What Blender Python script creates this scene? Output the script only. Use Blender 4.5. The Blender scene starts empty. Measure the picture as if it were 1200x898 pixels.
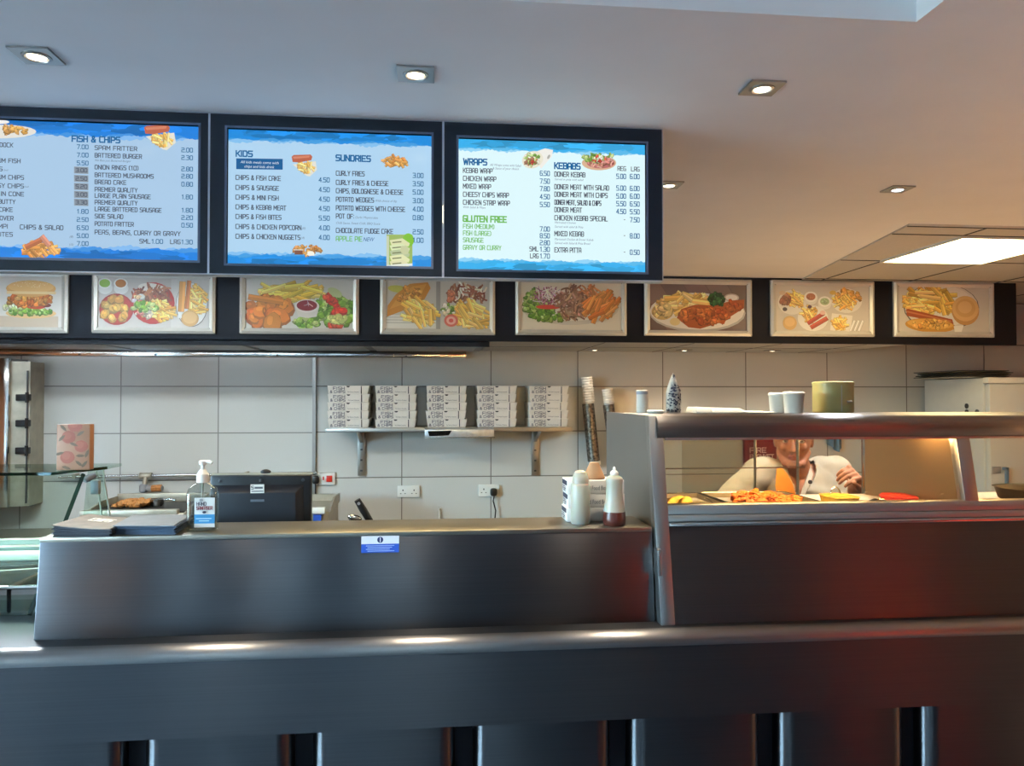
import bpy, bmesh, math, random
from mathutils import Vector, Matrix, Euler

# ------------------------------------------------------------------ camera
C = bpy.context.scene.collection
SC = bpy.context.scene
F = 900.0
YAW, PITCH = math.radians(5.77), math.radians(1.02)
CAM = Vector((0, 0, 1.6))
ROT = Euler((math.pi/2 + PITCH, 0, -YAW)).to_matrix()
cam_data = bpy.data.cameras.new('camera'); cam_data.sensor_width = 36; cam_data.lens = 36*F/1200
cam_data.clip_start = 0.02
cam = bpy.data.objects.new('camera', cam_data); C.objects.link(cam)
cam.location = CAM; cam.rotation_euler = (math.pi/2 + PITCH, 0, -YAW)
SC.camera = cam

# ------------------------------------------------------------------ view, world, big lights
vs = SC.view_settings
vs.view_transform = 'Standard'; vs.look = 'None'; vs.gamma = 1; vs.use_curve_mapping = False
EXPO = 0.0
vs.exposure = EXPO
W = bpy.data.worlds.new('overcast_sky'); SC.world = W; W.use_nodes = True
WT = W.node_tree
bg = WT.nodes['Background']
WORLD_STRENGTH = 165.0
wtc = WT.nodes.new('ShaderNodeTexCoord'); wsep = WT.nodes.new('ShaderNodeSeparateXYZ'); wr = WT.nodes.new('ShaderNodeValToRGB')
WT.links.new(wtc.outputs['Generated'], wsep.inputs[0]); WT.links.new(wsep.outputs['Z'], wr.inputs[0])
wr.color_ramp.elements[0].position = 0.0; wr.color_ramp.elements[0].color = (0.10, 0.105, 0.11, 1)
wr.color_ramp.elements[1].position = 0.12; wr.color_ramp.elements[1].color = (0.46, 0.68, 1.0, 1)
WT.links.new(wr.outputs[0], bg.inputs['Color'])
bg.inputs['Strength'].default_value = WORLD_STRENGTH
SC.cycles.max_bounces = 8; SC.cycles.diffuse_bounces = 4; SC.cycles.glossy_bounces = 4
SC.cycles.transparent_max_bounces = 16; SC.cycles.transmission_bounces = 6
SC.cycles.caustics_reflective = False; SC.cycles.caustics_refractive = False
SC.cycles.sample_clamp_indirect = 4.0
SC.cycles.use_denoising = True

sun_d = bpy.data.lights.new('added_sun', 'SUN'); sun_d.energy = 80.0; sun_d.angle = math.radians(3); sun_d.color = (.76, .88, 1)  # added under the overcast sky; its floor patch bounces light to the ceiling
sun_o = bpy.data.objects.new('added_sun', sun_d); C.objects.link(sun_o); sun_o.rotation_euler = (math.radians(12), math.radians(-31), 0)

def at(px, py, Y):
    d = ROT @ Vector(((px-600)/F, -(py-449)/F, -1)); return CAM + d*(Y/d.y)
def on(px, py, z):
    d = ROT @ Vector(((px-600)/F, -(py-449)/F, -1)); return CAM + d*((z-CAM.z)/d.z)
def X(px, Y): return at(px, 449, Y).x
def Z(px, py, Y): return at(px, py, Y).z
RAD = math.radians

# ------------------------------------------------------------------ helpers: materials
def lin(c):
    r = []
    for v in c[:3]:
        v = v/255.0
        r.append(v/12.92 if v <= 0.04045 else ((v+0.055)/1.055)**2.4)
    return tuple(r) + (1.0,)
M = {}
def mat(name, rgb, rough=0.5, metal=0.0, var=0.06, scale=12.0, bump=0.0, stretch=(1, 1, 1), aniso=0.0, spec=0.5,
        emit=0.0, sss=0.0, coat=0.0, arot=0.25, trans=0.0, rvar=0.0):
    m = bpy.data.materials.new(name); m.use_nodes = True; T = m.node_tree; L = T.links
    b = T.nodes['Principled BSDF']
    tc = T.nodes.new('ShaderNodeTexCoord'); mp = T.nodes.new('ShaderNodeMapping'); mp.inputs['Scale'].default_value = stretch
    n = T.nodes.new('ShaderNodeTexNoise'); n.inputs['Scale'].default_value = scale; n.inputs['Detail'].default_value = 4
    L.new(tc.outputs['Object'], mp.inputs[0]); L.new(mp.outputs[0], n.inputs['Vector'])
    rp = T.nodes.new('ShaderNodeValToRGB'); base = lin(rgb)
    e = rp.color_ramp.elements
    e[0].position = 0.3; e[1].position = 0.7
    e[0].color = tuple(max(0, v*(1-var)) for v in base[:3]) + (1,); e[1].color = tuple(min(1, v*(1+var)) for v in base[:3]) + (1,)
    L.new(n.outputs['Fac'], rp.inputs[0]); L.new(rp.outputs[0], b.inputs['Base Color'])
    b.inputs['Roughness'].default_value = rough; b.inputs['Metallic'].default_value = metal
    b.inputs['Specular IOR Level'].default_value = spec
    if coat: b.inputs['Coat Weight'].default_value = coat
    if trans: b.inputs['Transmission Weight'].default_value = trans
    if sss:
        b.inputs['Subsurface Weight'].default_value = sss; b.inputs['Subsurface Scale'].default_value = 0.01
    if emit:
        L.new(rp.outputs[0], b.inputs['Emission Color']); b.inputs['Emission Strength'].default_value = emit
    if rvar:
        mr = T.nodes.new('ShaderNodeMapRange'); mr.inputs['To Min'].default_value = max(0, rough-rvar); mr.inputs['To Max'].default_value = rough+rvar
        L.new(n.outputs['Fac'], mr.inputs['Value']); L.new(mr.outputs[0], b.inputs['Roughness'])
    if bump:
        bp = T.nodes.new('ShaderNodeBump'); bp.inputs['Strength'].default_value = bump; bp.inputs['Distance'].default_value = 0.002
        L.new(n.outputs['Fac'], bp.inputs['Height']); L.new(bp.outputs[0], b.inputs['Normal'])
    if aniso:
        b.inputs['Anisotropic'].default_value = aniso; b.inputs['Anisotropic Rotation'].default_value = arot
        tg = T.nodes.new('ShaderNodeTangent'); tg.direction_type = 'UV_MAP'; tg.uv_map = 'UVMap'
        L.new(tg.outputs[0], b.inputs['Tangent'])
    M[name] = m; return m
def glass(name, rgb, tint=0.9, refl=0.05, rough=0.02):
    m = bpy.data.materials.new(name); m.use_nodes = True; T = m.node_tree; L = T.links
    T.nodes.remove(T.nodes['Principled BSDF']); out = T.nodes['Material Output']
    tr = T.nodes.new('ShaderNodeBsdfTransparent'); c = lin(rgb); tr.inputs[0].default_value = tuple(v*tint for v in c[:3]) + (1,)
    gl = T.nodes.new('ShaderNodeBsdfGlossy'); gl.inputs['Roughness'].default_value = rough
    lw = T.nodes.new('ShaderNodeLayerWeight'); lw.inputs['Blend'].default_value = 0.5
    pw = T.nodes.new('ShaderNodeMath'); pw.operation = 'POWER'; pw.inputs[1].default_value = 4.0
    ad = T.nodes.new('ShaderNodeMath'); ad.operation = 'MULTIPLY_ADD'; ad.inputs[1].default_value = 0.45; ad.inputs[2].default_value = refl; ad.use_clamp = True
    L.new(lw.outputs['Facing'], pw.inputs[0])
    mx = T.nodes.new('ShaderNodeMixShader')
    L.new(pw.outputs[0], ad.inputs[0]); L.new(ad.outputs[0], mx.inputs[0]); L.new(tr.outputs[0], mx.inputs[1]); L.new(gl.outputs[0], mx.inputs[2])
    L.new(mx.outputs[0], out.inputs['Surface'])
    M[name] = m; return m
def emission(name, rgb, strength):
    m = bpy.data.materials.new(name); m.use_nodes = True; T = m.node_tree
    T.nodes.remove(T.nodes['Principled BSDF'])
    e = T.nodes.new('ShaderNodeEmission'); e.inputs[0].default_value = lin(rgb); e.inputs[1].default_value = strength
    T.links.new(e.outputs[0], T.nodes['Material Output'].inputs['Surface']); M[name] = m; return m
def painted(name, emit):
    m = bpy.data.materials.new(name); m.use_nodes = True; T = m.node_tree; L = T.links
    b = T.nodes['Principled BSDF']; a = T.nodes.new('ShaderNodeAttribute'); a.attribute_name = 'Col'
    if emit:
        b.inputs['Base Color'].default_value = (0.01, 0.01, 0.01, 1); b.inputs['Roughness'].default_value = 0.12
        b.inputs['Specular IOR Level'].default_value = 0.3
        L.new(a.outputs['Color'], b.inputs['Emission Color']); b.inputs['Emission Strength'].default_value = emit
    else:
        L.new(a.outputs['Color'], b.inputs['Base Color']); b.inputs['Roughness'].default_value = 0.45
    M[name] = m; return m
def tiles(name, rgb, grout, x0, z0, w, h):
    m = bpy.data.materials.new(name); m.use_nodes = True; T = m.node_tree; L = T.links
    b = T.nodes['Principled BSDF']; g = T.nodes.new('ShaderNodeNewGeometry'); s = T.nodes.new('ShaderNodeSeparateXYZ'); cb = T.nodes.new('ShaderNodeCombineXYZ')
    L.new(g.outputs['Position'], s.inputs[0])
    for ax, off, k in (('X', x0, 0), ('Z', z0, 1)):
        a = T.nodes.new('ShaderNodeMath'); a.operation = 'SUBTRACT'; a.inputs[1].default_value = off - 40*(w if k == 0 else h)
        L.new(s.outputs[ax], a.inputs[0]); L.new(a.outputs[0], cb.inputs[k])
    br = T.nodes.new('ShaderNodeTexBrick'); br.offset = 0; br.squash = 1
    br.inputs['Scale'].default_value = 1; br.inputs['Brick Width'].default_value = w; br.inputs['Row Height'].default_value = h
    br.inputs['Mortar Size'].default_value = 0.004; br.inputs['Mortar Smooth'].default_value = 0.1; br.inputs['Bias'].default_value = 0
    c = lin(rgb); br.inputs['Color1'].default_value = c; br.inputs['Color2'].default_value = tuple(v*0.97 for v in c[:3]) + (1,); br.inputs['Mortar'].default_value = lin(grout)
    L.new(cb.outputs[0], br.inputs['Vector']); L.new(br.outputs['Color'], b.inputs['Base Color'])
    b.inputs['Roughness'].default_value = 0.18
    n = T.nodes.new('ShaderNodeTexNoise'); n.inputs['Scale'].default_value = 1.6; L.new(cb.outputs[0], n.inputs['Vector'])
    ml = T.nodes.new('ShaderNodeMath'); ml.operation = 'MULTIPLY_ADD'; ml.inputs[1].default_value = -1.0
    n2 = T.nodes.new('ShaderNodeMath'); n2.operation = 'MULTIPLY'; n2.inputs[1].default_value = 0.5; L.new(n.outputs['Fac'], n2.inputs[0])
    L.new(br.outputs['Fac'], ml.inputs[0]); L.new(n2.outputs[0], ml.inputs[2])
    bp = T.nodes.new('ShaderNodeBump'); bp.inputs['Strength'].default_value = 0.5; bp.inputs['Distance'].default_value = 0.003
    L.new(ml.outputs[0], bp.inputs['Height']); L.new(bp.outputs[0], b.inputs['Normal'])
    M[name] = m; return m

mat('plaster_white', (242, 242, 241), 0.9, var=0.015, scale=6, bump=0.05)
mat('ceiling_board', (196, 192, 184), 0.85, var=0.03, scale=60)
mat('dark_floor', (58, 61, 68), 0.55, var=0.12, scale=3)
mat('shop_wall', (190, 118, 68), 0.8, var=0.06)
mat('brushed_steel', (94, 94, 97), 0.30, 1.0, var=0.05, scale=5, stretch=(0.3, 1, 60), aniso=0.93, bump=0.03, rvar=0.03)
mat('hood_brushed', (132, 126, 122), 0.3, 1.0, var=0.05, scale=5, stretch=(0.3, 1, 60), aniso=0.9, rvar=0.03)
mat('nose_sheen_steel', (160, 157, 154), 0.3, 1.0, var=0.05, scale=5, stretch=(0.3, 1, 60), aniso=0.85, rvar=0.03)  # paler copy of the steel: ceiling reflection on the nose put into the colour
mat('satin_steel', (172, 170, 166), 0.36, 1.0, var=0.03, scale=4, rvar=0.02)
mat('bright_steel', (205, 204, 200), 0.16, 1.0, var=0.05, scale=12, rvar=0.05)
mat('worn_steel', (186, 178, 160), 0.4, 0.65, var=0.14, scale=14, rvar=0.1)
mat('deck_steel', (206, 194, 176), 0.5, 0.25, var=0.06)
mat('hood_steel', (92, 94, 96), 0.35, 1.0, var=0.1, scale=5)
mat('navy_board', (17, 20, 27), 0.6, var=0.08, scale=9, spec=0.2)
mat('navy_bezel', (9, 15, 24), 0.42, var=0.05, scale=20, spec=0.25)
mat('bezel_lip', (74, 84, 104), 0.4, var=0.05)
mat('silver_rim', (190, 190, 195), 0.3, 0.7, var=0.03)
mat('silver_frame', (206, 204, 196), 0.38, 0.35, var=0.03)
mat('seam', (60, 58, 55), 0.6)
mat('black_plastic', (12, 13, 15), 0.4, var=0.1)
mat('charcoal_plastic', (17, 21, 29), 0.45, var=0.08)
mat('white_plastic', (226, 224, 216), 0.35, var=0.02)
mat('milky_plastic', (172, 168, 152), 0.4, var=0.03, sss=0.3)
mat('grey_plastic', (150, 152, 155), 0.45, var=0.05)
mat('red_plastic', (206, 44, 26), 0.35, var=0.05)
mat('pink_plastic', (226, 62, 52), 0.35, var=0.08)
mat('white_card', (224, 220, 212), 0.7, var=0.03, scale=30)
mat('white_paper', (204, 199, 186), 0.75, var=0.02)
mat('print_ink', (40, 42, 60), 0.7, var=0.05)
mat('brown_card', (164, 122, 84), 0.8, var=0.08, scale=40)
mat('brown_sauce', (78, 34, 24), 0.3, var=0.1)
mat('label_blue', (58, 130, 176), 0.5, var=0.03)
mat('notice_blue', (30, 74, 168), 0.5, var=0.03)
mat('yellow_tub', (170, 158, 100), 0.4, var=0.06, sss=0.2)
mat('foil', (214, 220, 226), 0.34, 0.85, var=0.1, scale=40, bump=0.6)
mat('top_steel', (142, 136, 124), 0.34, 0.95, var=0.08, scale=9, rvar=0.06)
mat('blue_cloth', (104, 132, 156), 0.9, var=0.1)
mat('fridge_white', (205, 206, 200), 0.4, var=0.02)
mat('purple_red', (122, 30, 40), 0.5, var=0.06)
mat('skin', (196, 132, 104), 0.5, var=0.05, scale=18, sss=0.08)
mat('hair_grey', (92, 82, 74), 0.8, var=0.2, scale=60)
mat('coat_white', (184, 178, 163), 0.85, var=0.03, scale=20, bump=0.15)
mat('apron_orange', (232, 138, 28), 0.8, var=0.06)
mat('fried_food', (226, 118, 38), 0.55, var=0.35, scale=45, bump=0.8)
mat('red_meat', (216, 108, 36), 0.5, var=0.4, scale=60, bump=0.8)
mat('yellow_food', (240, 196, 84), 0.5, var=0.2, scale=60, bump=0.6)
mat('gold_bits', (176, 116, 60), 0.6, var=0.3, scale=80, bump=0.8)
mat('leaf_cover', (126, 112, 96), 0.55, var=0.25, scale=25)
mat('grey_cover', (112, 116, 120), 0.5, var=0.12, scale=20)
mat('leaf_edge', (34, 34, 44), 0.7, var=0.2)
mat('blue_edge', (44, 62, 84), 0.7, var=0.2)
mat('front_wall', (84, 87, 94), 0.8, var=0.06)
mat('speckled_steel', (118, 114, 106), 0.35, 0.8, var=0.75, scale=60)
mat('frame_dark', (40, 38, 36), 0.5)
mat('facade', (62, 56, 52), 0.9, var=0.2, scale=2)
mat('road', (190, 198, 212), 0.9, var=0.1)
mat('oven_iron', (30, 28, 26), 0.5, 0.4, var=0.2)
mat('brown_panel', (150, 126, 96), 0.35, 0.7, var=0.12, scale=4)
glass('clear_glass', (236, 244, 238), 0.97, 0.02)
glass('cabinet_glass', (246, 243, 236), 0.975, 0.03)
glass('green_edge_glass', (120, 170, 150), 0.8, 0.08)
glass('bottle_clear', (232, 236, 234), 0.975, 0.09, 0.06)
glass('gel', (240, 240, 234), 0.97, 0.03, 0.1)
painted('poster_print', 0)
painted('screen_print', 1.0 * 2**-EXPO)
emission('lamp_warm', (255, 240, 205), 6.0)
emission('lamp_cool', (235, 245, 255), 6.0)
emission('panel_cream', (255, 228, 168), 20.0)
emission('panel_cool', (232, 246, 252), 72.0)
emission('added_case_led', (226, 255, 240), 15.0)
emission('added_hood_tube', (240, 250, 255), 28.0)
emission('added_uplight_bulb', (255, 190, 124), 760.0)
emission('added_glow_bed', (255, 204, 142), 7.5)
emission('heat_element', (255, 204, 132), 240.0)

# ------------------------------------------------------------------ helpers: meshes
class MB:
    def __init__(s): s.v = []; s.f = []; s.m = []
    def add(s, vs_, fs, m=0):
        o = len(s.v); s.v += [Vector(p) for p in vs_]
        for f in fs: s.f.append([o+i for i in f]); s.m.append(m)
        return s
    def box(s, x0, x1, y0, y1, z0, z1, m=0):
        vv = [(x, y, z) for x in (x0, x1) for y in (y0, y1) for z in (z0, z1)]
        return s.add(vv, [(0, 1, 3, 2), (4, 6, 7, 5), (0, 4, 5, 1), (2, 3, 7, 6), (0, 2, 6, 4), (1, 5, 7, 3)], m)
    def obox(s, c, sx, sy, sz, rot=None, m=0):
        c = Vector(c); r = rot or Matrix.Identity(3)
        vv = [c + r @ Vector((x, y, z)) for x in (-sx/2, sx/2) for y in (-sy/2, sy/2) for z in (-sz/2, sz/2)]
        return s.add(vv, [(0, 1, 3, 2), (4, 6, 7, 5), (0, 4, 5, 1), (2, 3, 7, 6), (0, 2, 6, 4), (1, 5, 7, 3)], m)
    def hexa(s, a, b, m=0):          # two quads (same winding) joined
        return s.add(list(a)+list(b), [(3, 2, 1, 0), (4, 5, 6, 7), (0, 1, 5, 4), (1, 2, 6, 5), (2, 3, 7, 6), (3, 0, 4, 7)], m)
    def prism(s, prof, x0, x1, m=0, cap=True):      # (y,z) profile extruded along x
        n = len(prof); vv = [(x0, y, z) for y, z in prof] + [(x1, y, z) for y, z in prof]
        fs = [(i, (i+1) % n, n+(i+1) % n, n+i) for i in range(n)]
        if cap: fs += [tuple(range(n-1, -1, -1)), tuple(range(n, 2*n))]
        return s.add(vv, fs, m)
    def slab(s, pts, z0, z1, m=0):                   # xy polygon extruded in z
        n = len(pts); vv = [(p[0], p[1], z0) for p in pts] + [(p[0], p[1], z1) for p in pts]
        return s.add(vv, [(i, (i+1) % n, n+(i+1) % n, n+i) for i in range(n)] + [tuple(range(n-1, -1, -1)), tuple(range(n, 2*n))], m)
    def lathe(s, c, prof, n=24, m=0, axis=None):
        c = Vector(c); r = Matrix.Identity(3) if axis is None else Vector((0, 0, 1)).rotation_difference(Vector(axis)).to_matrix()
        vv = []; k = len(prof)
        for rr, z in prof:
            for i in range(n):
                a = 2*math.pi*i/n; vv.append(c + r @ Vector((rr*math.cos(a), rr*math.sin(a), z)))
        fs = [(j*n+i, j*n+(i+1) % n, (j+1)*n+(i+1) % n, (j+1)*n+i) for j in range(k-1) for i in range(n)]
        if prof[0][0] > 1e-6: fs.append(tuple(range(n-1, -1, -1)))
        if prof[-1][0] > 1e-6: fs.append(tuple(range((k-1)*n, k*n)))
        return s.add(vv, fs, m)
    def loft(s, c, secs, n=32, m=0):                 # secs: (z, rx, ry, power[, dx, dy])
        c = Vector(c); vv = []; k = len(secs)
        for sc_ in secs:
            z, rx, ry, pw = sc_[:4]; dx, dy = (sc_[4], sc_[5]) if len(sc_) > 4 else (0, 0)
            for i in range(n):
                a = 2*math.pi*i/n; ca, sa = math.cos(a), math.sin(a)
                vv.append(c + Vector((dx + rx*math.copysign(abs(ca)**(2/pw), ca), dy + ry*math.copysign(abs(sa)**(2/pw), sa), z)))
        fs = [(j*n+i, j*n+(i+1) % n, (j+1)*n+(i+1) % n, (j+1)*n+i) for j in range(k-1) for i in range(n)]
        fs += [tuple(range(n-1, -1, -1)), tuple(range((k-1)*n, k*n))]
        return s.add(vv, fs, m)
    def tube(s, pts, r, n=10, m=0):
        pts = [Vector(p) for p in pts]; k = len(pts); vv = []; rs = r if isinstance(r, (list, tuple)) else [r]*k
        up = Vector((0.13, 0.21, 0.97))
        for i, p in enumerate(pts):
            t = (pts[min(i+1, k-1)] - pts[max(i-1, 0)]).normalized()
            a = t.cross(up)
            if a.length < 0.05: a = t.cross(Vector((1, 0, 0)))
            a.normalize(); b = t.cross(a)
            for j in range(n):
                q = 2*math.pi*j/n; vv.append(p + (a*math.cos(q) + b*math.sin(q))*rs[i])
        fs = [(j*n+i, j*n+(i+1) % n, (j+1)*n+(i+1) % n, (j+1)*n+i) for j in range(k-1) for i in range(n)]
        fs += [tuple(range(n-1, -1, -1)), tuple(range((k-1)*n, k*n))]
        return s.add(vv, fs, m)
    def blob(s, c, r, n=14, k=8, seed=0, jit=0.15, m=0, rot=None):
        rn = random.Random(seed); c = Vector(c); vv = [c + (rot or Matrix.Identity(3)) @ Vector((0, 0, -r[2]))]
        for j in range(1, k):
            ph = math.pi*j/k - math.pi/2
            for i in range(n):
                a = 2*math.pi*i/n; q = 1 + rn.uniform(-jit, jit)
                vv.append(c + (rot or Matrix.Identity(3)) @ Vector((r[0]*math.cos(ph)*math.cos(a)*q, r[1]*math.cos(ph)*math.sin(a)*q, r[2]*math.sin(ph)*q)))
        vv.append(c + (rot or Matrix.Identity(3)) @ Vector((0, 0, r[2]))); e = len(vv)-1
        fs = [(0, 1+(i+1) % n, 1+i) for i in range(n)]
        fs += [(1+(j-1)*n+i, 1+(j-1)*n+(i+1) % n, 1+j*n+(i+1) % n, 1+j*n+i) for j in range(1, k-1) for i in range(n)]
        fs += [(1+(k-2)*n+i, 1+(k-2)*n+(i+1) % n, e) for i in range(n)]
        return s.add(vv, fs, m)
def wloc(o):
    p = Vector((0, 0, 0))
    while o is not None: p += o.location; o = o.parent
    return p
def tag(o, label=None, cat=None, group=None, kind=None):
    if label: o['label'] = label
    if cat: o['category'] = cat
    if group: o['group'] = group
    if kind: o['kind'] = kind
    return o
def thing(name, label, cat, loc=(0, 0, 0), group=None):
    o = bpy.data.objects.new(name, None); o.empty_display_size = 0.05; C.objects.link(o); o.location = loc
    return tag(o, label, cat, group)
def finish(bm, me, bevel, smooth, uv=True):
    bmesh.ops.recalc_face_normals(bm, faces=bm.faces[:])
    if bevel:
        es = [e for e in bm.edges if len(e.link_faces) == 2 and e.calc_face_angle(0) > 0.6]
        if es: bmesh.ops.bevel(bm, geom=es, offset=bevel, segments=2, profile=0.5, affect='EDGES', clamp_overlap=True)
    for f in bm.faces: f.smooth = smooth
    if smooth:
        for e in bm.edges: e.smooth = not (len(e.link_faces) == 2 and e.calc_face_angle(0) > RAD(38))
    if uv:
        ul = bm.loops.layers.uv.new('UVMap')
        for f in bm.faces:
            n = f.normal; ax = max(range(3), key=lambda i: abs(n[i])); ia, ib = ((1, 2), (0, 2), (0, 1))[ax]
            for l in f.loops: l[ul].uv = (l.vert.co[ia], l.vert.co[ib])
    bm.to_mesh(me); bm.free()
def build(name, mb, mats, parent=None, bevel=0.0, smooth=True, loc=None, label=None, local=False):
    mats = mats if isinstance(mats, (list, tuple)) else [mats]
    me = bpy.data.meshes.new(name)
    off = Vector(loc) if loc is not None and parent is None else (wloc(parent) if parent is not None and not local else Vector((0, 0, 0)))
    bm = bmesh.new(); vv = [bm.verts.new(p - off) for p in mb.v]
    for f, mi in zip(mb.f, mb.m):
        try:
            q = bm.faces.new([vv[i] for i in f]); q.material_index = mi
        except ValueError: pass
    finish(bm, me, bevel, smooth)
    for m in mats: me.materials.append(M[m])
    o = bpy.data.objects.new(name, me); C.objects.link(o)
    if parent is not None: o.parent = parent
    elif loc is not None: o.location = loc
    if label: o['label'] = label
    return o
def struct(name, mb, mats, parent=None, bevel=0.0, smooth=True):
    o = build(name, mb, mats, parent, bevel, smooth)
    if parent is None: o['kind'] = 'structure'
    return o
def copy_tree(o, parent=None):
    c = o.copy(); C.objects.link(c)
    if parent is not None: c.parent = parent
    for ch in list(o.children): copy_tree(ch, c)
    return c

# ------------------------------------------------------------------ helpers: flat printing (posters, displays, lettering)
def clip(poly, x0, y0, x1, y1):
    for ax, lim, sg in ((0, x0, 1), (0, x1, -1), (1, y0, 1), (1, y1, -1)):
        out = []
        for i, p in enumerate(poly):
            q = poly[(i+1) % len(poly)]; a, b = sg*(p[ax]-lim), sg*(q[ax]-lim)
            if a >= 0: out.append(p)
            if (a >= 0) != (b >= 0):
                t = a/(a-b); out.append((p[0]+(q[0]-p[0])*t, p[1]+(q[1]-p[1])*t))
        poly = out
        if len(poly) < 3: return []
    return poly
class Canvas:
    def __init__(s, seed=1, rect=None): s.p = []; s.r = random.Random(seed); s.rect = rect
    def poly(s, pts, col):
        pts = list(pts)
        if s.rect: pts = clip(pts, *s.rect)
        if len(pts) >= 3: s.p.append((pts, col))
    def rect_(s, x0, y0, x1, y1, col): s.poly([(x0, y0), (x1, y0), (x1, y1), (x0, y1)], col)
    def vary(s, col, a=0.12):
        k = 1 + s.r.uniform(-a, a); return tuple(max(0, min(255, c*k*(1+s.r.uniform(-a, a)*0.3))) for c in col)
    def ell(s, cx, cy, rx, ry, col, n=22, rot=0.0, jit=0.0):
        q = []
        for i in range(n):
            a = 2*math.pi*i/n; k = 1 + s.r.uniform(-jit, jit); x, y = rx*math.cos(a)*k, ry*math.sin(a)*k
            q.append((cx + x*math.cos(rot) - y*math.sin(rot), cy + x*math.sin(rot) + y*math.cos(rot)))
        s.poly(q, col)
    def chip(s, cx, cy, l, w, a, col):
        ca, sa = math.cos(a), math.sin(a)
        def P(x, y): return (cx+x*ca-y*sa, cy+x*sa+y*ca)
        d = tuple(c*0.68 for c in col); li = tuple(min(255, c*1.12+8) for c in col)
        s.poly([P(-l/2-.8, -w/2-.8), P(l/2+.8, -w/2-.8), P(l/2+.8, w/2+1.6), P(-l/2-.8, w/2+1.6)], d)
        s.poly([P(-l/2, -w/2), P(l/2, -w/2), P(l/2, w/2), P(-l/2, w/2)], col)
        s.poly([P(-l/2, -w/2), P(l/2, -w/2), P(l/2, -w*.05), P(-l/2, -w*.05)], li)
    def pile(s, cx, cy, rx, ry, n, l, w, cols, a0=0.0, sp=1.2):
        for _ in range(n):
            t = s.r.uniform(0, 2*math.pi); q = math.sqrt(s.r.random())
            s.chip(cx+rx*q*math.cos(t), cy+ry*q*math.sin(t), l*s.r.uniform(.7, 1.2), w*s.r.uniform(.8, 1.2), a0+s.r.uniform(-sp, sp), s.vary(s.r.choice(cols)))
    def clump(s, cx, cy, rx, ry, n, size, cols, jit=0.3, asp=0.75):
        for _ in range(n):
            t = s.r.uniform(0, 2*math.pi); q = math.sqrt(s.r.random()); z = size*s.r.uniform(.6, 1.3); c = s.vary(s.r.choice(cols))
            x, y, ro = cx+rx*q*math.cos(t), cy+ry*q*math.sin(t), s.r.uniform(0, 3.1)
            s.ell(x, y+z*.16, z, z*asp, tuple(v*.7 for v in c), 10, ro, jit); s.ell(x, y, z*.9, z*asp*.85, c, 10, ro, jit)
            s.ell(x-z*.2, y-z*.22, z*.4, z*asp*.32, tuple(min(255, v*1.1+10) for v in c), 8, ro, jit)
    def strips(s, cx, cy, rx, ry, n, l, w, cols):
        for _ in range(n):
            t = s.r.uniform(0, 6.28); q = math.sqrt(s.r.random()); x, y = cx+rx*q*math.cos(t), cy+ry*q*math.sin(t); a = s.r.uniform(0, 3.14)
            c = s.vary(s.r.choice(cols), .18); b = s.r.uniform(-.5, .5)
            top = [(x+l*(k/4-.5)*math.cos(a)-b*l*(1-(k/2-1)**2)*math.sin(a)*.4, y+l*(k/4-.5)*math.sin(a)+b*l*(1-(k/2-1)**2)*math.cos(a)*.4) for k in range(5)]
            s.poly(top + [(u-math.sin(a)*w, v+math.cos(a)*w) for u, v in reversed(top)], c)
def flat(name, polys, org, U, V, N, parent, material, dz=1e-5, z0=0.0, conv=None):
    """polys [(pts, rgb)] -> one flat mesh; conv maps a point to (u,v) metres"""
    me = bpy.data.meshes.new(name); vv, ff, cc = [], [], []
    off = wloc(parent) if parent is not None else Vector((0, 0, 0)); org = Vector(org) - off
    for k, (pts, col) in enumerate(polys):
        b = len(vv); q = [conv(*p) if conv else p for p in pts]
        ar = sum(q[i][0]*q[(i+1) % len(q)][1]-q[(i+1) % len(q)][0]*q[i][1] for i in range(len(q)))
        if ar < 0: q = q[::-1]
        for u, v in q: vv.append(org + U*u + V*v + N*(z0 + dz*k))
        ff.append(tuple(range(b, b+len(q)))); cc.append(lin(col))
    me.from_pydata(vv, [], ff); a = me.color_attributes.new('Col', 'FLOAT_COLOR', 'CORNER')
    i = 0
    for f, c in zip(ff, cc):
        for _ in f: a.data[i].color = c; i += 1
    me.materials.append(M[material]); o = bpy.data.objects.new(name, me); C.objects.link(o)
    if parent is not None: o.parent = parent
    return o
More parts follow.
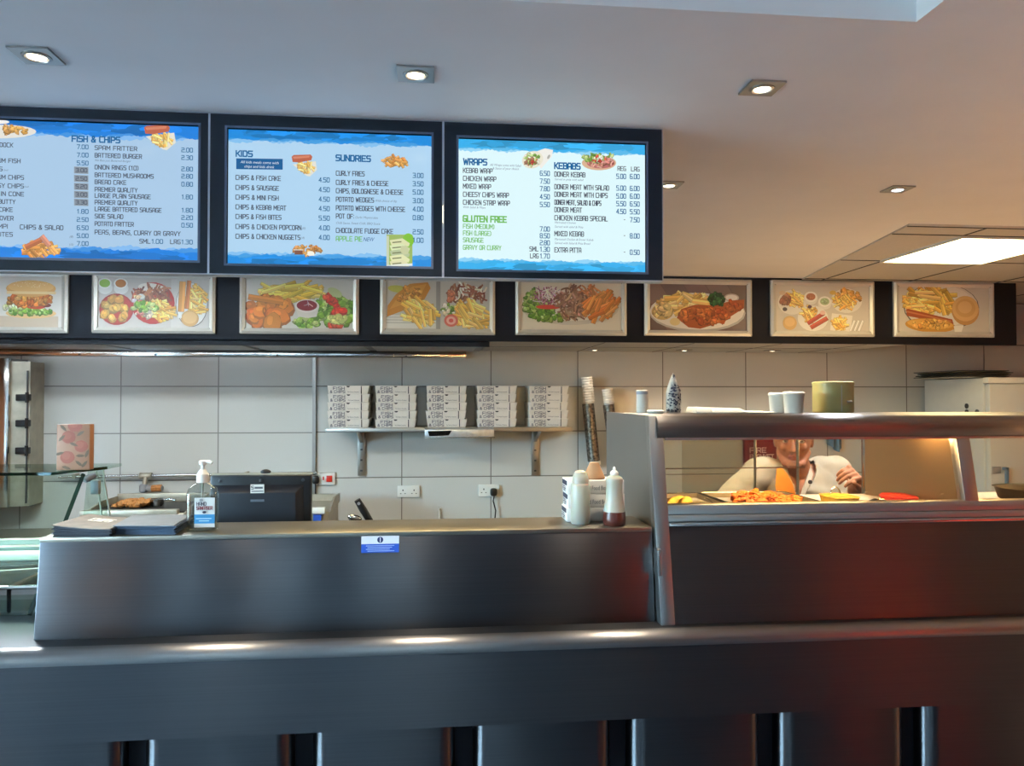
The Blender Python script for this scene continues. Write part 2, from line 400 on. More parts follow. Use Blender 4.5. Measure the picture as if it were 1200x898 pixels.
G = {
'A': ['0,0 0,.8 .2,1 .8,1 1,.8 1,0', '0,.38 1,.38'], 'B': ['0,0 0,1 .82,1 1,.85 1,.62 .85,.52 0,.52', '.85,.52 1,.4 1,.15 .85,0 0,0'],
'C': ['1,1 .15,1 0,.85 0,.15 .15,0 1,0'], 'D': ['0,0 0,1 .8,1 1,.8 1,.2 .8,0 0,0'], 'E': ['1,1 0,1 0,0 1,0', '0,.5 .85,.5'],
'F': ['1,1 0,1 0,0', '0,.48 .85,.48'], 'G': ['1,1 .15,1 0,.85 0,.15 .15,0 1,0 1,.46 .55,.46'], 'H': ['0,0 0,1', '1,0 1,1', '0,.5 1,.5'],
'I': ['0,0 0,1'], 'J': ['1,1 1,.15 .85,0 .15,0 0,.15 0,.3'], 'K': ['0,0 0,1', '1,1 .35,.52 0,.52', '.35,.52 1,0'], 'L': ['0,1 0,0 1,0'],
'M': ['0,0 0,1 .5,.35 1,1 1,0'], 'N': ['0,0 0,1 1,0 1,1'], 'O': ['.15,0 0,.15 0,.85 .15,1 .85,1 1,.85 1,.15 .85,0 .15,0'],
'P': ['0,0 0,1 .85,1 1,.85 1,.55 .85,.42 0,.42'], 'Q': ['.15,0 0,.15 0,.85 .15,1 .85,1 1,.85 1,.15 .85,0 .15,0', '.6,.25 1,-.08'],
'R': ['0,0 0,1 .85,1 1,.85 1,.57 .85,.44 0,.44', '.55,.44 1,0'], 'S': ['1,1 .15,1 0,.86 0,.64 .15,.52 .85,.52 1,.4 1,.15 .85,0 0,0'],
'T': ['0,1 1,1', '.5,1 .5,0'], 'U': ['0,1 0,.15 .15,0 .85,0 1,.15 1,1'], 'V': ['0,1 .5,0 1,1'], 'W': ['0,1 .22,0 .5,.8 .78,0 1,1'],
'X': ['0,0 1,1', '0,1 1,0'], 'Y': ['0,1 .5,.45 1,1', '.5,.45 .5,0'], 'Z': ['0,1 1,1 0,0 1,0'],
'0': ['.15,0 0,.15 0,.85 .15,1 .85,1 1,.85 1,.15 .85,0 .15,0'], '1': ['.2,.85 .6,1 .6,0'], '2': ['0,1 .85,1 1,.86 1,.64 .85,.52 .15,.52 0,.4 0,0 1,0'],
'3': ['0,1 .85,1 1,.86 1,.62 .85,.52 .3,.52', '.85,.52 1,.4 1,.15 .85,0 0,0'], '4': ['.75,0 .75,1 0,.3 1,.3'], '5': ['1,1 0,1 0,.56 .85,.56 1,.42 1,.15 .85,0 0,0'],
'6': ['1,1 .15,1 0,.85 0,.15 .15,0 .85,0 1,.15 1,.4 .85,.54 0,.54'], '7': ['0,1 1,1 .4,0'], '8': ['.15,0 0,.15 0,.4 .15,.52 .85,.52 1,.64 1,.86 .85,1 .15,1 0,.86 0,.64 .15,.52', '.85,.52 1,.4 1,.15 .85,0 .15,0'],
'9': ['0,0 .85,0 1,.15 1,.85 .85,1 .15,1 0,.85 0,.6 .15,.46 1,.46'], '&': ['1,0 .2,.7 .2,.88 .35,1 .6,1 .72,.88 .72,.72 0,.3 0,.12 .15,0 .6,0 1,.4'],
'(': ['.35,1.05 0,.8 0,.2 .35,-.05'], ')': ['0,1.05 .35,.8 .35,.2 0,-.05'], '.': ['0,0 .02,0'], ',': ['.1,0 0,-.18'], ':': ['0,.15 .02,.15', '0,.75 .02,.75'], '-': ['0,.45 .5,.45'], ' ': []}
GW = {'I': .04, '.': .05, ',': .1, ':': .05, '(': .35, ')': .35, '-': .5, ' ': .42, '1': .75, 'M': 1.2, 'W': 1.35, '&': 1.0}
def stroke(text, h, width=None, thick=0.17, ratio=0.86, gap=0.42):
    """squared capitals as quads; returns polygons in units of h, fitted to a width"""
    segs = []; x = 0.0
    for ch in text:
        w = GW.get(ch, 1.0)*ratio
        for pl in G.get(ch, []):
            pts = [tuple(float(t) for t in p.split(',')) for p in pl.split()]
            pts = [(x + (p[0]*w if GW.get(ch, 1) >= .5 or ch in 'I' else p[0]*ratio), p[1]) for p in pts]
            segs += list(zip(pts, pts[1:]))
        x += w + gap*ratio
    total = max(x - gap*ratio, 1e-3); sx = (width/total) if width else h; out = []; t = thick*h/2
    for (ax, ay), (bx, by) in segs:
        ax, bx, ay, by = ax*sx, bx*sx, ay*h, by*h; dx, dy = bx-ax, by-ay; L_ = math.hypot(dx, dy) or 1e-6
        dx, dy = dx/L_*t, dy/L_*t
        out.append([(ax-dx-dy, ay-dy+dx), (ax-dx+dy, ay-dy-dx), (bx+dx+dy, by+dy-dx), (bx+dx-dy, by+dy+dx)])
    return out
def font_polys(text, h, width=None, shear=0.0):
    cu = bpy.data.curves.new('caption_curve', 'FONT'); cu.body = text; cu.shear = shear; cu.resolution_u = 2; cu.fill_mode = 'FRONT'
    o = bpy.data.objects.new('caption_curve', cu); C.objects.link(o)
    dg = bpy.context.evaluated_depsgraph_get(); dg.update(); me = bpy.data.meshes.new_from_object(o.evaluated_get(dg))
    vv = [v.co.copy() for v in me.vertices]; ff = [list(p.vertices) for p in me.polygons]
    C.objects.unlink(o); bpy.data.objects.remove(o); bpy.data.curves.remove(cu)
    if not vv: bpy.data.meshes.remove(me); return []
    x0, x1 = min(v.x for v in vv), max(v.x for v in vv); cap = 0.72
    sy = h/cap; sx = width/(x1-x0) if width else sy
    r = [[((vv[i].x-x0)*sx, vv[i].y*sy) for i in f] for f in ff]; bpy.data.meshes.remove(me); return r
# ------------------------------------------------------------------ the room
CEIL = 2.345
XL, XR, YF, YB = -4.2, 5.4, -3.0, 5.6
tiles('wall_tile', (206, 205, 198), (128, 124, 116), -0.233, 1.675, 0.644, 0.328)
tiles('wall_tile_left', (206, 207, 202), (140, 140, 136), -2.824, 1.672, 0.656, 0.328)
struct('floor', MB().box(XL-.1, XR+.1, YF-.1, YB+.1, -0.1, 0), 'dark_floor')
struct('wall_back', MB().box(XL, XR, YB, YB+.1, 0, CEIL+.05), 'wall_tile')
struct('wall_back_cladding', MB().box(XL, X(367, 5.585), YB-.015, YB, 0, 1.95), 'wall_tile_left')
struct('trim_1', MB().box(X(366, 5.57), X(370, 5.57), YB-.024, YB, 0, 1.94), 'satin_steel')
lw = MB(); LW = [(-.75, .35, .35, 2.22), (.5, 1.65, .35, 2.22)]
ys = [YF] + [v for o in LW for v in o[:2]] + [YB+.1]
for i in range(0, len(ys), 2): lw.box(XL-.1, XL, ys[i], ys[i+1], 0, CEIL+.3)
for y0, y1, z0, z1 in LW: lw.box(XL-.1, XL, y0, y1, z1, CEIL+.3).box(XL-.1, XL, y0, y1, 0, z0)
struct('wall_left', lw, 'shop_wall')
for k, (y0, y1, z0, z1) in enumerate(LW):
    w = thing('window_%d' % (k+11), None, None, (XL-.05, (y0+y1)/2, z0)); w['kind'] = 'structure'
    fr = MB()
    for a, b, c_, d_ in ((y0, y0+.04, z0, z1), (y1-.04, y1, z0, z1), (y0+.04, y1-.04, z0, z0+.04), (y0+.04, y1-.04, z1-.04, z1)): fr.box(XL-.08, XL-.02, a, b, c_, d_)
    build('window_frame', fr, 'frame_dark', w); build('pane', MB().box(XL-.055, XL-.048, y0+.04, y1-.04, z0+.04, z1-.04), 'clear_glass', w)
    ld = bpy.data.lights.new('window_portal', 'AREA'); ld.shape = 'RECTANGLE'; ld.size = z1-z0; ld.size_y = y1-y0; ld.cycles.is_portal = True
    lo = bpy.data.objects.new('window_portal', ld); C.objects.link(lo); lo.location = (XL-.12, (y0+y1)/2, (z0+z1)/2); lo.rotation_euler = (0, RAD(-90), 0)
struct('wall_right', MB().box(XR, XR+.1, YF, YB+.1, 0, CEIL+.3), 'shop_wall')
# front wall with shop windows and a door, behind the photographer
fw = MB()
openings = [(-3.9, -3.1, .75, 2.1), (-2.3, -1.4, .75, 2.1), (-0.75, 0.3, .95, 2.1)]
xs = [XL] + [v for o in openings for v in o[:2]] + [XR]
for i in range(0, len(xs), 2): fw.box(xs[i], xs[i+1], YF-.12, YF, 0, CEIL+.3)
for x0, x1, z0, z1 in openings:
    fw.box(x0, x1, YF-.12, YF, z1, CEIL+.3); fw.box(x0, x1, YF-.12, YF, 0, z0)
struct('wall_front', fw, 'front_wall')
for k, (x0, x1, z0, z1) in enumerate(openings):
    w = thing('window_%d' % (k+1) if k != 2 else 'door_1', None, None, ((x0+x1)/2, YF-.06, z0)); w['kind'] = 'structure'
    fr = MB()
    for a, b, c_, d_ in ((x0, x0+.05, z0, z1), (x1-.05, x1, z0, z1), (x0+.05, x1-.05, z0, z0+.05), (x0+.05, x1-.05, z1-.05, z1)):
        fr.box(a, b, YF-.09, YF-.03, c_, d_)
    build('window_frame', fr, 'frame_dark', w); build('pane', MB().box(x0+.05, x1-.05, YF-.065, YF-.058, z0+.05, z1-.05), 'clear_glass', w)
    if k == 2: build('door_handle', MB().tube([(x1-.025, YF-.03, 1.0), (x1-.025, YF+.03, 1.03), (x1-.025, YF+.03, 1.3), (x1-.025, YF-.03, 1.33)], .012), 'satin_steel', w)
    ld = bpy.data.lights.new('window_portal', 'AREA'); ld.shape = 'RECTANGLE'; ld.size = x1-x0; ld.size_y = z1-z0; ld.cycles.is_portal = True
    lo = bpy.data.objects.new('window_portal', ld); C.objects.link(lo); lo.location = ((x0+x1)/2, YF-.14, (z0+z1)/2); lo.rotation_euler = (RAD(90), 0, 0)
struct('ground_street', MB().box(-14, XR+.1, -14, YF-.12, -.12, -.02).box(-14, XL-.1, YF-.12, YB, -.12, -.02), 'road')
struct('wall_across_street', MB().box(-14, XR+.1, -13.9, -13.7, -.02, 6.5), 'facade')
# ceiling with a raised square recess
RX0, RX1, RY0, RY1, RH = -2.0, 0.952, -1.6, 1.425, 0.16
cl = MB()
cl.box(XL, XR, RY1, YB, CEIL, CEIL+.05).box(XL, XR, YF, RY0, CEIL, CEIL+.05)
cl.box(XL, RX0, RY0, RY1, CEIL, CEIL+.05).box(RX1, XR, RY0, RY1, CEIL, CEIL+.05)
cl.box(RX0-.05, RX1+.05, RY1, RY1+.05, CEIL+.05, CEIL+RH+.05).box(RX0-.05, RX1+.05, RY0-.05, RY0, CEIL+.05, CEIL+RH+.05)
cl.box(RX0-.05, RX0, RY0, RY1, CEIL+.05, CEIL+RH+.05).box(RX1, RX1+.05, RY0, RY1, CEIL+.05, CEIL+RH+.05)
cl.box(RX0-.05, RX1+.05, RY0-.05, RY1+.05, CEIL+RH, CEIL+RH+.05)
struct('ceiling', cl, 'plaster_white', smooth=False)
# suspended tile ceiling on the right, a hair below the plasterboard
P1, P2 = on(1060, 262, CEIL), on(945, 325, CEIL)
ga, gb = 2.03, 2.30
gc = MB(); gc.slab([(ga, 3.104), (XR, 3.104), (XR, YB), (gb+.2, YB), (gb, 4.60)], CEIL-.008, CEIL+.002)
struct('ceiling_grid', gc, 'ceiling_board', smooth=False)
bars = MB()
for y in (3.115, 3.27, 3.925, 4.56): bars.box(max(ga+(y-3.104)*.18, ga), XR, y-.004, y+.004, CEIL-.011, CEIL-.0075)
for x in (2.40, 2.98, 3.58, 4.18): bars.hexa([(x-.004, 3.11, CEIL-.011), (x+.004, 3.11, CEIL-.011), (x+.004, 3.11, CEIL-.0075), (x-.004, 3.11, CEIL-.0075)],
                                             [(x+.046, YB, CEIL-.011), (x+.054, YB, CEIL-.011), (x+.054, YB, CEIL-.0075), (x+.046, YB, CEIL-.0075)])
struct('trim_2', bars, 'seam', smooth=False)
def panel_light(x0, x1, y0, y1, z, m, label):
    t = thing('ceiling_light_panel', label, 'ceiling light', ((x0+x1)/2, (y0+y1)/2, z))
    f = MB(); f.box(x0-.012, x1+.012, y0-.012, y0, z-.012, z).box(x0-.012, x1+.012, y1, y1+.012, z-.012, z).box(x0-.012, x0, y0, y1, z-.012, z).box(x1, x1+.012, y0, y1, z-.012, z)
    build('frame', f, 'white_plastic', t); build('diffuser', MB().box(x0, x1, y0, y1, z-.008, z-.002), m, t)
    return t
panel_light(2.41, 2.975, 3.285, 3.915, CEIL-.008, 'panel_cream', 'square cream glowing light panel in the tiled ceiling at right')
panel_light(-2.6, -1.4, 3.2, 3.5, CEIL, 'panel_cool', 'unseen cool white light panel over the kitchen, behind the left menu screen')  # unseen panel put in to light the left kitchen tiles
panel_light(-.7, .5, 2.95, 3.25, CEIL, 'panel_cream', 'added cream light panel over the kitchen, unseen behind the middle menu screens')  # unseen panel added to brighten the kitchen wall
# bulkhead over the range, its fascia board and soffit
struct('wall_fascia', MB().box(-3.4, 3.757, 4.62, 4.66, 1.935, CEIL), 'navy_board', bevel=.002)
struct('ceiling_soffit', MB().box(X(575, 4.66), X(1060, 4.66), 4.66, YB, 1.935, 1.965), 'ceiling_board')
sg = MB()
for x in (1.05, 1.62, 2.19, 2.76): sg.box(x-.003, x+.003, 4.67, YB, 1.9335, 1.936)
sg.box(X(577, 4.66), X(1058, 4.66), 5.1, 5.106, 1.9335, 1.936)
struct('trim_3', sg, 'seam')
h = thing('extraction_hood', 'long dark steel extraction hood under the picture board at left', 'extraction hood', (-1.4, 5.0, 1.93))
hx = X(572, 4.7)
build('hood_body', MB().prism([(4.665, 1.99), (4.665, 1.928), (4.80, 1.928), (5.50, 1.928), (5.58, 1.93), (5.58, 1.99)], -3.3, hx), 'hood_steel', h, bevel=.003)
build('front_lip', MB().box(-3.3, hx+.005, 4.655, 4.675, 1.903, 1.934), 'navy_board', h)
for a, b in ((-2.9, -2.05), (-2.0, -1.2), (-1.15, -0.45), (-.40, .27)):
    fl = build('filter', MB().box(a, b, 4.90, 5.44, 1.919, 1.929), 'satin_steel', h, bevel=.002)
for a, b in ((-3.1, -2.1), (-1.95, -.95)): build('added_hood_lamp', MB().box(a, b, 4.70, 4.73, 1.916, 1.9275), 'added_hood_tube', h)  # tubes added out of sight behind the lip to light the top tile row
build('wall_strip', MB().box(-3.3, hx-.1, 5.53, 5.57, 1.880, 1.929), 'bright_steel', h, bevel=.003)
for x in (-2.42, -1.92, -1.1, -.2): build('screw', MB().lathe((x, 5.528, 1.89), [(.006, 0), (.006, .004), (.003, .006)], 10, axis=(0, -1, 0)), 'hood_steel', h)

# ------------------------------------------------------------------ serving counter
XC0, XC1 = -3.4, 4.2
ct = thing('serving_counter', 'long brushed steel serving counter with rounded ledge and deep apron', 'counter', (0, 2.3, 0))
nose = []
for k in range(13):
    a = RAD(-90 + k*15)*1.0; nose.append((1.980 - .029*math.cos(a), .963 + .029*math.sin(a)))
build('apron', MB().prism([(1.955, .768), (1.953, .958), (1.970, .958), (1.970, .768)], XC0, XC1), 'brushed_steel', ct)
build('ledge_nose', MB().prism([(1.980, .934)] + nose[1:], XC0, XC1), 'nose_sheen_steel', ct)
build('ledge', MB().prism([(2.75, .934), (1.9802, .934), (1.9802, .992), (2.75, .992)], XC0, XC1), 'brushed_steel', ct)  # darker than the nose: the mirrored dark front is put into the colour
build('carcass', MB().box(XC0, XC1, 2.10, 2.74, .09, .934), 'navy_board', ct)
build('plinth', MB().box(XC0, XC1, 2.16, 2.70, 0, .09), 'black_plastic', ct)
for k in range(-5, 11):
    x0 = X(165, 2.03) + k*.4225; x1 = x0 + .375; r = .045; pr = []
    for j in range(7):
        a = RAD(180 + j*15); pr.append((x0 + r + r*math.cos(a), 2.05 + r + r*math.sin(a)*1.0))
    for j in range(7):
        a = RAD(270 + j*15); pr.append((x1 - r + r*math.cos(a), 2.05 + r + r*math.sin(a)))
    pr += [(x1, 2.10), (x0, 2.10)]
    build('base_panel', MB().slab(pr, .10, .92), 'brushed_steel', ct)
# raised till unit
rx0, rx1 = X(43.5, 2.04), .594
ru = thing('raised_counter', 'raised brushed steel till counter with a sticker near the middle of its top edge', 'counter', ((rx0+rx1)/2, 2.2, .992))
build('front_panel', MB().hexa([(rx0, 2.035, .992), (rx1, 2.035, .992), (rx1, 2.06, .992), (rx0, 2.06, .992)],
                               [(rx0, 2.062, 1.236), (rx1, 2.062, 1.236), (rx1, 2.08, 1.236), (rx0, 2.08, 1.236)]), 'brushed_steel', ru, bevel=.002)
build('top', MB().box(rx0, rx1, 2.060, 2.262, 1.230, 1.243), 'top_steel', ru, bevel=.003)
build('end_panel', MB().hexa([(rx0, 2.06, .992), (rx0+.012, 2.06, .992), (rx0+.012, 2.25, .992), (rx0, 2.25, .992)],
                             [(rx0, 2.08, 1.230), (rx0+.012, 2.08, 1.230), (rx0+.012, 2.25, 1.230), (rx0, 2.25, 1.230)]), 'satin_steel', ru)
build('back_panel', MB().box(rx0+.012, rx1, 2.235, 2.247, .992, 1.230), 'satin_steel', ru)
# notice sticker on the front edge
nw0, nw1 = X(424, 2.055), X(468, 2.055)
nt = thing('notice_sticker', 'small blue and white notice sticker on the raised counter front', 'sticker', ((nw0+nw1)/2, 2.055, 1.21))
nv = Vector((0, .11, 1)).normalized(); nn = Vector((0, -1, .11)).normalized(); no = Vector((nw0, 2.0612-.0012, 1.232))
cv = Canvas(3); w_ = nw1-nw0
def qd(x0, y0, x1, y1, c): return ([(x0, y0), (x1, y0), (x1, y1), (x0, y1)], c)
build('backing', MB().hexa([(nw0, 2.0585, 1.189), (nw1, 2.0585, 1.189), (nw1, 2.06, 1.189), (nw0, 2.06, 1.189)], [(nw0, 2.061, 1.232), (nw1, 2.061, 1.232), (nw1, 2.063, 1.232), (nw0, 2.063, 1.232)]), 'white_paper', nt)
pl = [qd(0, -.043, w_, -.0205, (34, 80, 178)), qd(0, -.0205, w_, 0, (214, 218, 226))]
c0 = (w_*.5, -.010); pl.append(([(c0[0]+.008*math.cos(a*.35), c0[1]+.008*math.sin(a*.35)) for a in range(18)], (24, 40, 90)))
pl.append(qd(c0[0]-.001, c0[1]-.006, c0[0]+.001, c0[1]+.006, (220, 224, 232)))
for k in range(4): pl.append(qd(.012+.004*(k % 2), -.026-.0045*k, w_-.012-.006*(k % 3), -.0245-.0045*k, (170, 190, 226)))
flat('print', pl, no, Vector((1, 0, 0)), nv, nn, nt, 'poster_print', z0=.0006)

# ------------------------------------------------------------------ hot display cabinet
HX0, HX1 = .612, 4.0
hc = thing('hot_food_cabinet', 'large stainless heated glass display cabinet on the right of the counter', 'display cabinet', (1.6, 2.3, .992))
def yz(z): return 2.005 + (z-.992)*.205          # leaning front
hood = []
for k in range(9):
    a = RAD(90 + k*11.25); hood.append((2.118 + .028*math.cos(a), 1.519 + .028*math.sin(a)))
hood += [(2.088, 1.508), (2.098, 1.484), (2.13, 1.484), (2.13, 1.53), (2.50, 1.53), (2.50, 1.547)]
build('top_hood', MB().prism(hood, HX0+.008, HX1), 'hood_brushed', hc)
build('hood_trim', MB().box(HX0+.03, HX1, 2.094, 2.104, 1.478, 1.4845), 'satin_steel', hc)
sp = MB(); pr = [(2.055, 1.0), (2.15, 1.535), (2.64, 1.548), (2.64, .992), (2.04, .992)]
build('side_panel', MB().prism([(2.045, .992), (2.128, 1.547), (2.645, 1.547), (2.645, .992)], HX0-.012, HX0), 'satin_steel', hc)
def upright(x0, x1, z0, z1, m=hc, yo=0.0, th=.03):
    return MB().hexa([(x0, yz(z0)-yo, z0), (x1, yz(z0)-yo, z0), (x1, yz(z0)+th, z0), (x0, yz(z0)+th, z0)],
                     [(x0, yz(z1)-yo, z1), (x1, yz(z1)-yo, z1), (x1, yz(z1)+th, z1), (x0, yz(z1)+th, z1)])
build('corner_post', upright(HX0-.013, HX0+.026, .992, 1.547, yo=.008), 'satin_steel', hc, bevel=.002)
build('post_bracket', MB().box(HX0-.018, HX0-.006, 2.01, 2.05, 1.12, 1.19), 'satin_steel', hc, bevel=.002)
dv0, dv1 = X(1120, 2.1), X(1136, 2.1)
build('divider_post', upright(dv0, dv1, 1.245, 1.49, yo=.004), 'satin_steel', hc, bevel=.002)
build('pane', upright(HX0+.026, dv0, 1.30, 1.484, yo=-.010, th=.014), 'cabinet_glass', hc)
build('pane', upright(dv1, HX1, 1.30, 1.484, yo=-.010, th=.014), 'cabinet_glass', hc)
def rail(z0, z1, out, m): build('sill_rail', upright(HX0+.026, HX1, z0, z1, yo=out, th=.03), m, hc, bevel=.002)
rail(1.276, 1.302, .008, 'satin_steel'); rail(1.258, 1.275, .012, 'satin_steel')
build('sill_strip', upright(HX0+.026, HX1, 1.246, 1.256, yo=.014, th=.02), 'bright_steel', hc, bevel=.002)
build('lower_panel', upright(HX0+.026, HX1, .993, 1.244, yo=.004, th=.02), 'brushed_steel', hc)
build('food_deck', MB().box(HX0, HX1, 2.10, 2.62, 1.235, 1.252), 'deck_steel', hc)
build('cabinet_body', MB().box(HX0, HX1, 2.08, 2.62, .993, 1.234), 'satin_steel', hc)
# rear sliding glass and posts
bx = lambda px: X(px, 2.6)
build('rear_pane', MB().box(HX0+.01, bx(886), 2.598, 2.602, 1.252, 1.53), 'cabinet_glass', hc)
build('rear_pane', MB().box(bx(800), bx(935), 2.608, 2.612, 1.262, 1.53), 'cabinet_glass', hc)
for px in (885, 935): build('pane_edge', MB().box(bx(px)-.0012, bx(px)+.0012, 2.596, 2.614, 1.252, 1.53), 'satin_steel', hc)
build('rear_post', MB().box(bx(1013), bx(1020), 2.585, 2.625, 1.252, 1.53), 'bright_steel', hc, bevel=.002)
build('rear_panel', MB().box(bx(1020), bx(1122), 2.60, 2.606, 1.252, 1.53), 'brown_panel', hc)
build('partition', MB().hexa([(dv0+.012, yz(1.27)+.02, 1.27), (dv0+.018, yz(1.27)+.02, 1.27), (dv0+.018, 2.60, 1.252), (dv0+.012, 2.60, 1.252)],
                             [(dv0+.012, yz(1.48)+.02, 1.48), (dv0+.018, yz(1.48)+.02, 1.48), (dv0+.018, 2.60, 1.53), (dv0+.012, 2.60, 1.53)]), 'brown_panel', hc)
build('rear_rail', MB().box(HX0+.01, bx(940), 2.585, 2.6, 1.350, 1.353), 'bright_steel', hc)
for a, b in ((.75, 1.35), (1.42, 1.78), (2.0, 2.7)):
    hb = build('lamp_housing', MB().prism([(2.20, 1.53), (2.20, 1.505), (2.27, 1.505), (2.27, 1.53)], a, b), 'bright_steel', hc)
    build('heat_lamp', MB().tube([(a+.03, 2.235, 1.497), (b-.03, 2.235, 1.497)], .007, 10), 'heat_element', hb)

# ------------------------------------------------------------------ downlights
def downlight(x, y, z, s, r, m, label, power, tilt=(0, 0), spot=True, col=(1, .86, .66)):
    t = thing('downlight', label, 'ceiling light', (x, y, z))
    fr = MB(); n = 24; i_ = [(r*math.cos(2*math.pi*k/n), r*math.sin(2*math.pi*k/n)) for k in range(n)]
    def sq(k):
        a = 2*math.pi*k/n; c_, s_ = math.cos(a), math.sin(a); q = max(abs(c_), abs(s_)); return (s*c_/q, s*s_/q)
    o_ = [sq(k) for k in range(n)]
    vv = [(x+a, y+b, z-.005) for a, b in i_] + [(x+a, y+b, z-.005) for a, b in o_] + [(x+a, y+b, z) for a, b in o_] + [(x+a, y+b, z-.001) for a, b in i_]
    for k in range(n):
        j = (k+1) % n
        fr.add([vv[k], vv[j], vv[n+j], vv[n+k], vv[2*n+j], vv[2*n+k], vv[3*n+j], vv[3*n+k]], [(0, 1, 2, 3), (3, 2, 4, 5), (0, 1, 6, 7)])
    build('trim_plate', fr, 'satin_steel', t, smooth=False)
    if s > .03:
        rg = MB().lathe((x, y, z-.001), [(r*.72, 0), (r*.72, -.004), (r*.80, -.0075), (r*.97, -.0055), (r*.97, 0)], 28)
        build('gimbal_ring', rg, 'satin_steel', t)
    d = MB().lathe((x+tilt[0], y+tilt[1], z-.002), [(r*.66, -.002), (r*.60, -.005), (r*.3, -.0065), (0, -.007)], 24, axis=(0, 0, 1))
    build('bulb', d, m, t)
    if spot:
        ld = bpy.data.lights.new('downlight_beam', 'SPOT'); ld.energy = power; ld.spot_size = RAD(100); ld.spot_blend = .8; ld.color = col; ld.shadow_soft_size = .025
        lo = bpy.data.objects.new('downlight_beam', ld); C.objects.link(lo); lo.location = (0, 0, -.02); lo.parent = t
    return t
dl = [(-.863, 1.755, 'warm white downlight in a square steel plate, leftmost on the ceiling', 'lamp_warm'),
      (-.044, 1.768, 'warm white square downlight on the ceiling above the middle menu screen', 'lamp_warm'),
      (.783, 1.765, 'warm white square downlight on the ceiling, front one at right', 'lamp_warm'),
      (.817, 2.611, 'small square downlight half hidden by the right edge of the kebab menu screen', 'lamp_warm'),
      (1.648, 2.583, 'cool white square downlight on the ceiling, nearest the glowing light panel', 'lamp_cool')]
for x, y, lb, m in dl: downlight(x, y, CEIL, .042, .03, m, lb, 30.0 if y < 2 else 100.0, col=(1, .86, .66) if m == 'lamp_warm' else (.85, .93, 1))
for px, py, lb in ((697, 409.5, 'tiny round downlight in the soffit, left of the three'), (802, 410, 'tiny round downlight in the soffit, middle of the three'), (905, 410.5, 'tiny round downlight in the soffit, right of the three')):
    p = on(px, py, 1.935); downlight(p.x, p.y, 1.935, .045, .034, 'lamp_warm', lb, 6.0)
for k, (x, y) in enumerate([(x, y) for x in (4.5, 5.1) for y in (1.7, .9, .1)] + [(3.4, -1.5), (4.1, -1.6)]):  # added out of view: they warm the ceiling and light the red fridge
    downlight(x, y, CEIL, .042, .03, 'lamp_warm', 'added warm square downlight over the waiting area to the right, outside the view', 400.0 if y > -1.4 else 420.0, col=(1, .72, .44))['group'] = 'added waiting area downlights'
# ------------------------------------------------------------------ menu screens
def wave(cv, x0, x1, yedge, yout, base, seed, amp):
    """torn watercolour band from yout to a ragged edge near yedge (canvas coords)"""
    r = random.Random(seed); sg = 1 if yedge > yout else -1
    def edge(off, n, a, ph):
        q = []
        for i in range(n+1):
            x = x0 + (x1-x0)*i/n; q.append((x, yedge + off + sg*(a*math.sin(i*.33+ph) + a*.7*math.sin(i*.13+ph*2) + r.uniform(-a, a)*.8)))
        return q
    for off, c, a in ((0, tuple(min(255, v*.55+115) for v in base), amp), (-sg*amp*1.0, tuple(min(255, v*.8+45) for v in base), amp*.9), (-sg*amp*2.2, base, amp)):
        e = edge(off, 90, a, off); 
        for i in range(len(e)-1): cv.poly([(e[i][0], yout), (e[i+1][0], yout), e[i+1], e[i]], c)
    for _ in range(26):
        w = r.uniform(14, 60); x = r.uniform(x0+w, x1-w); h = abs(yedge-yout)
        kk = r.choice((.84, .93, 1.08)); cv.ell(x, yout + sg*r.uniform(.1, .5)*h, w*.6, h*.26, tuple(max(0, min(255, v*kk)) for v in base), 16, 0, .35)
FC = dict(chip=[(236, 190, 100), (224, 170, 76), (246, 210, 130)], gold=[(206, 142, 64), (190, 120, 46), (222, 164, 88)], fry=[(206, 112, 40), (222, 136, 54), (188, 92, 30)],
          green=[(128, 168, 60), (158, 190, 92), (92, 136, 44), (188, 206, 130)], red=[(196, 52, 36), (214, 84, 58)], meat=[(150, 92, 66), (176, 118, 88), (126, 70, 50)],
          cream=[(236, 226, 200), (246, 238, 218)], purple=[(140, 60, 96), (176, 110, 140), (226, 206, 214)])
def pic_cone(c, x0, y0, x1, y1):
    w, h = x1-x0, y1-y0
    c.poly([(x0+w*.06, y0+h*.45), (x0+w*.95, y0+h*.3), (x1, y0+h*.7), (x0+w*.72, y1), (x0+w*.6, y1-h*.03)], (226, 222, 208))
    c.pile(x0+w*.56, y0+h*.55, w*.32, h*.24, 34, w*.24, w*.06, FC['chip'], .9, .9)
    c.poly([(x0+w*.02, y0+h*.1), (x0+w*.1, y0+h*.02), (x0+w*.75, y0+h*.0), (x0+w*.82, y0+h*.1), (x0+w*.78, y0+h*.26), (x0+w*.3, y0+h*.36), (x0+w*.06, y0+h*.34)], (186, 88, 58))
    c.poly([(x0+w*.06, y0+h*.1), (x0+w*.72, y0+h*.04), (x0+w*.7, y0+h*.14), (x0+w*.1, y0+h*.2)], (210, 122, 88))
def pic_wedges(c, x0, y0, x1, y1, cols=None):
    w, h = x1-x0, y1-y0; c.pile((x0+x1)/2, (y0+y1)/2+h*.05, w*.38, h*.32, 40, w*.24, h*.14, cols or FC['gold'], .2, 1.0)
def pic_nuggets(c, x0, y0, x1, y1):
    w, h = x1-x0, y1-y0; c.clump(x0+w*.5, y0+h*.55, w*.36, h*.28, 46, h*.16, FC['gold'])
    c.rect_(x0+w*.17, y0+h*.55, x0+w*.38, y0+h*.85, (120, 70, 48)); c.rect_(x0+w*.15, y0+h*.52, x0+w*.40, y0+h*.58, (220, 210, 196))
    c.ell(x0+w*.6, y0+h*.8, w*.1, h*.16, (244, 238, 224), jit=.15)
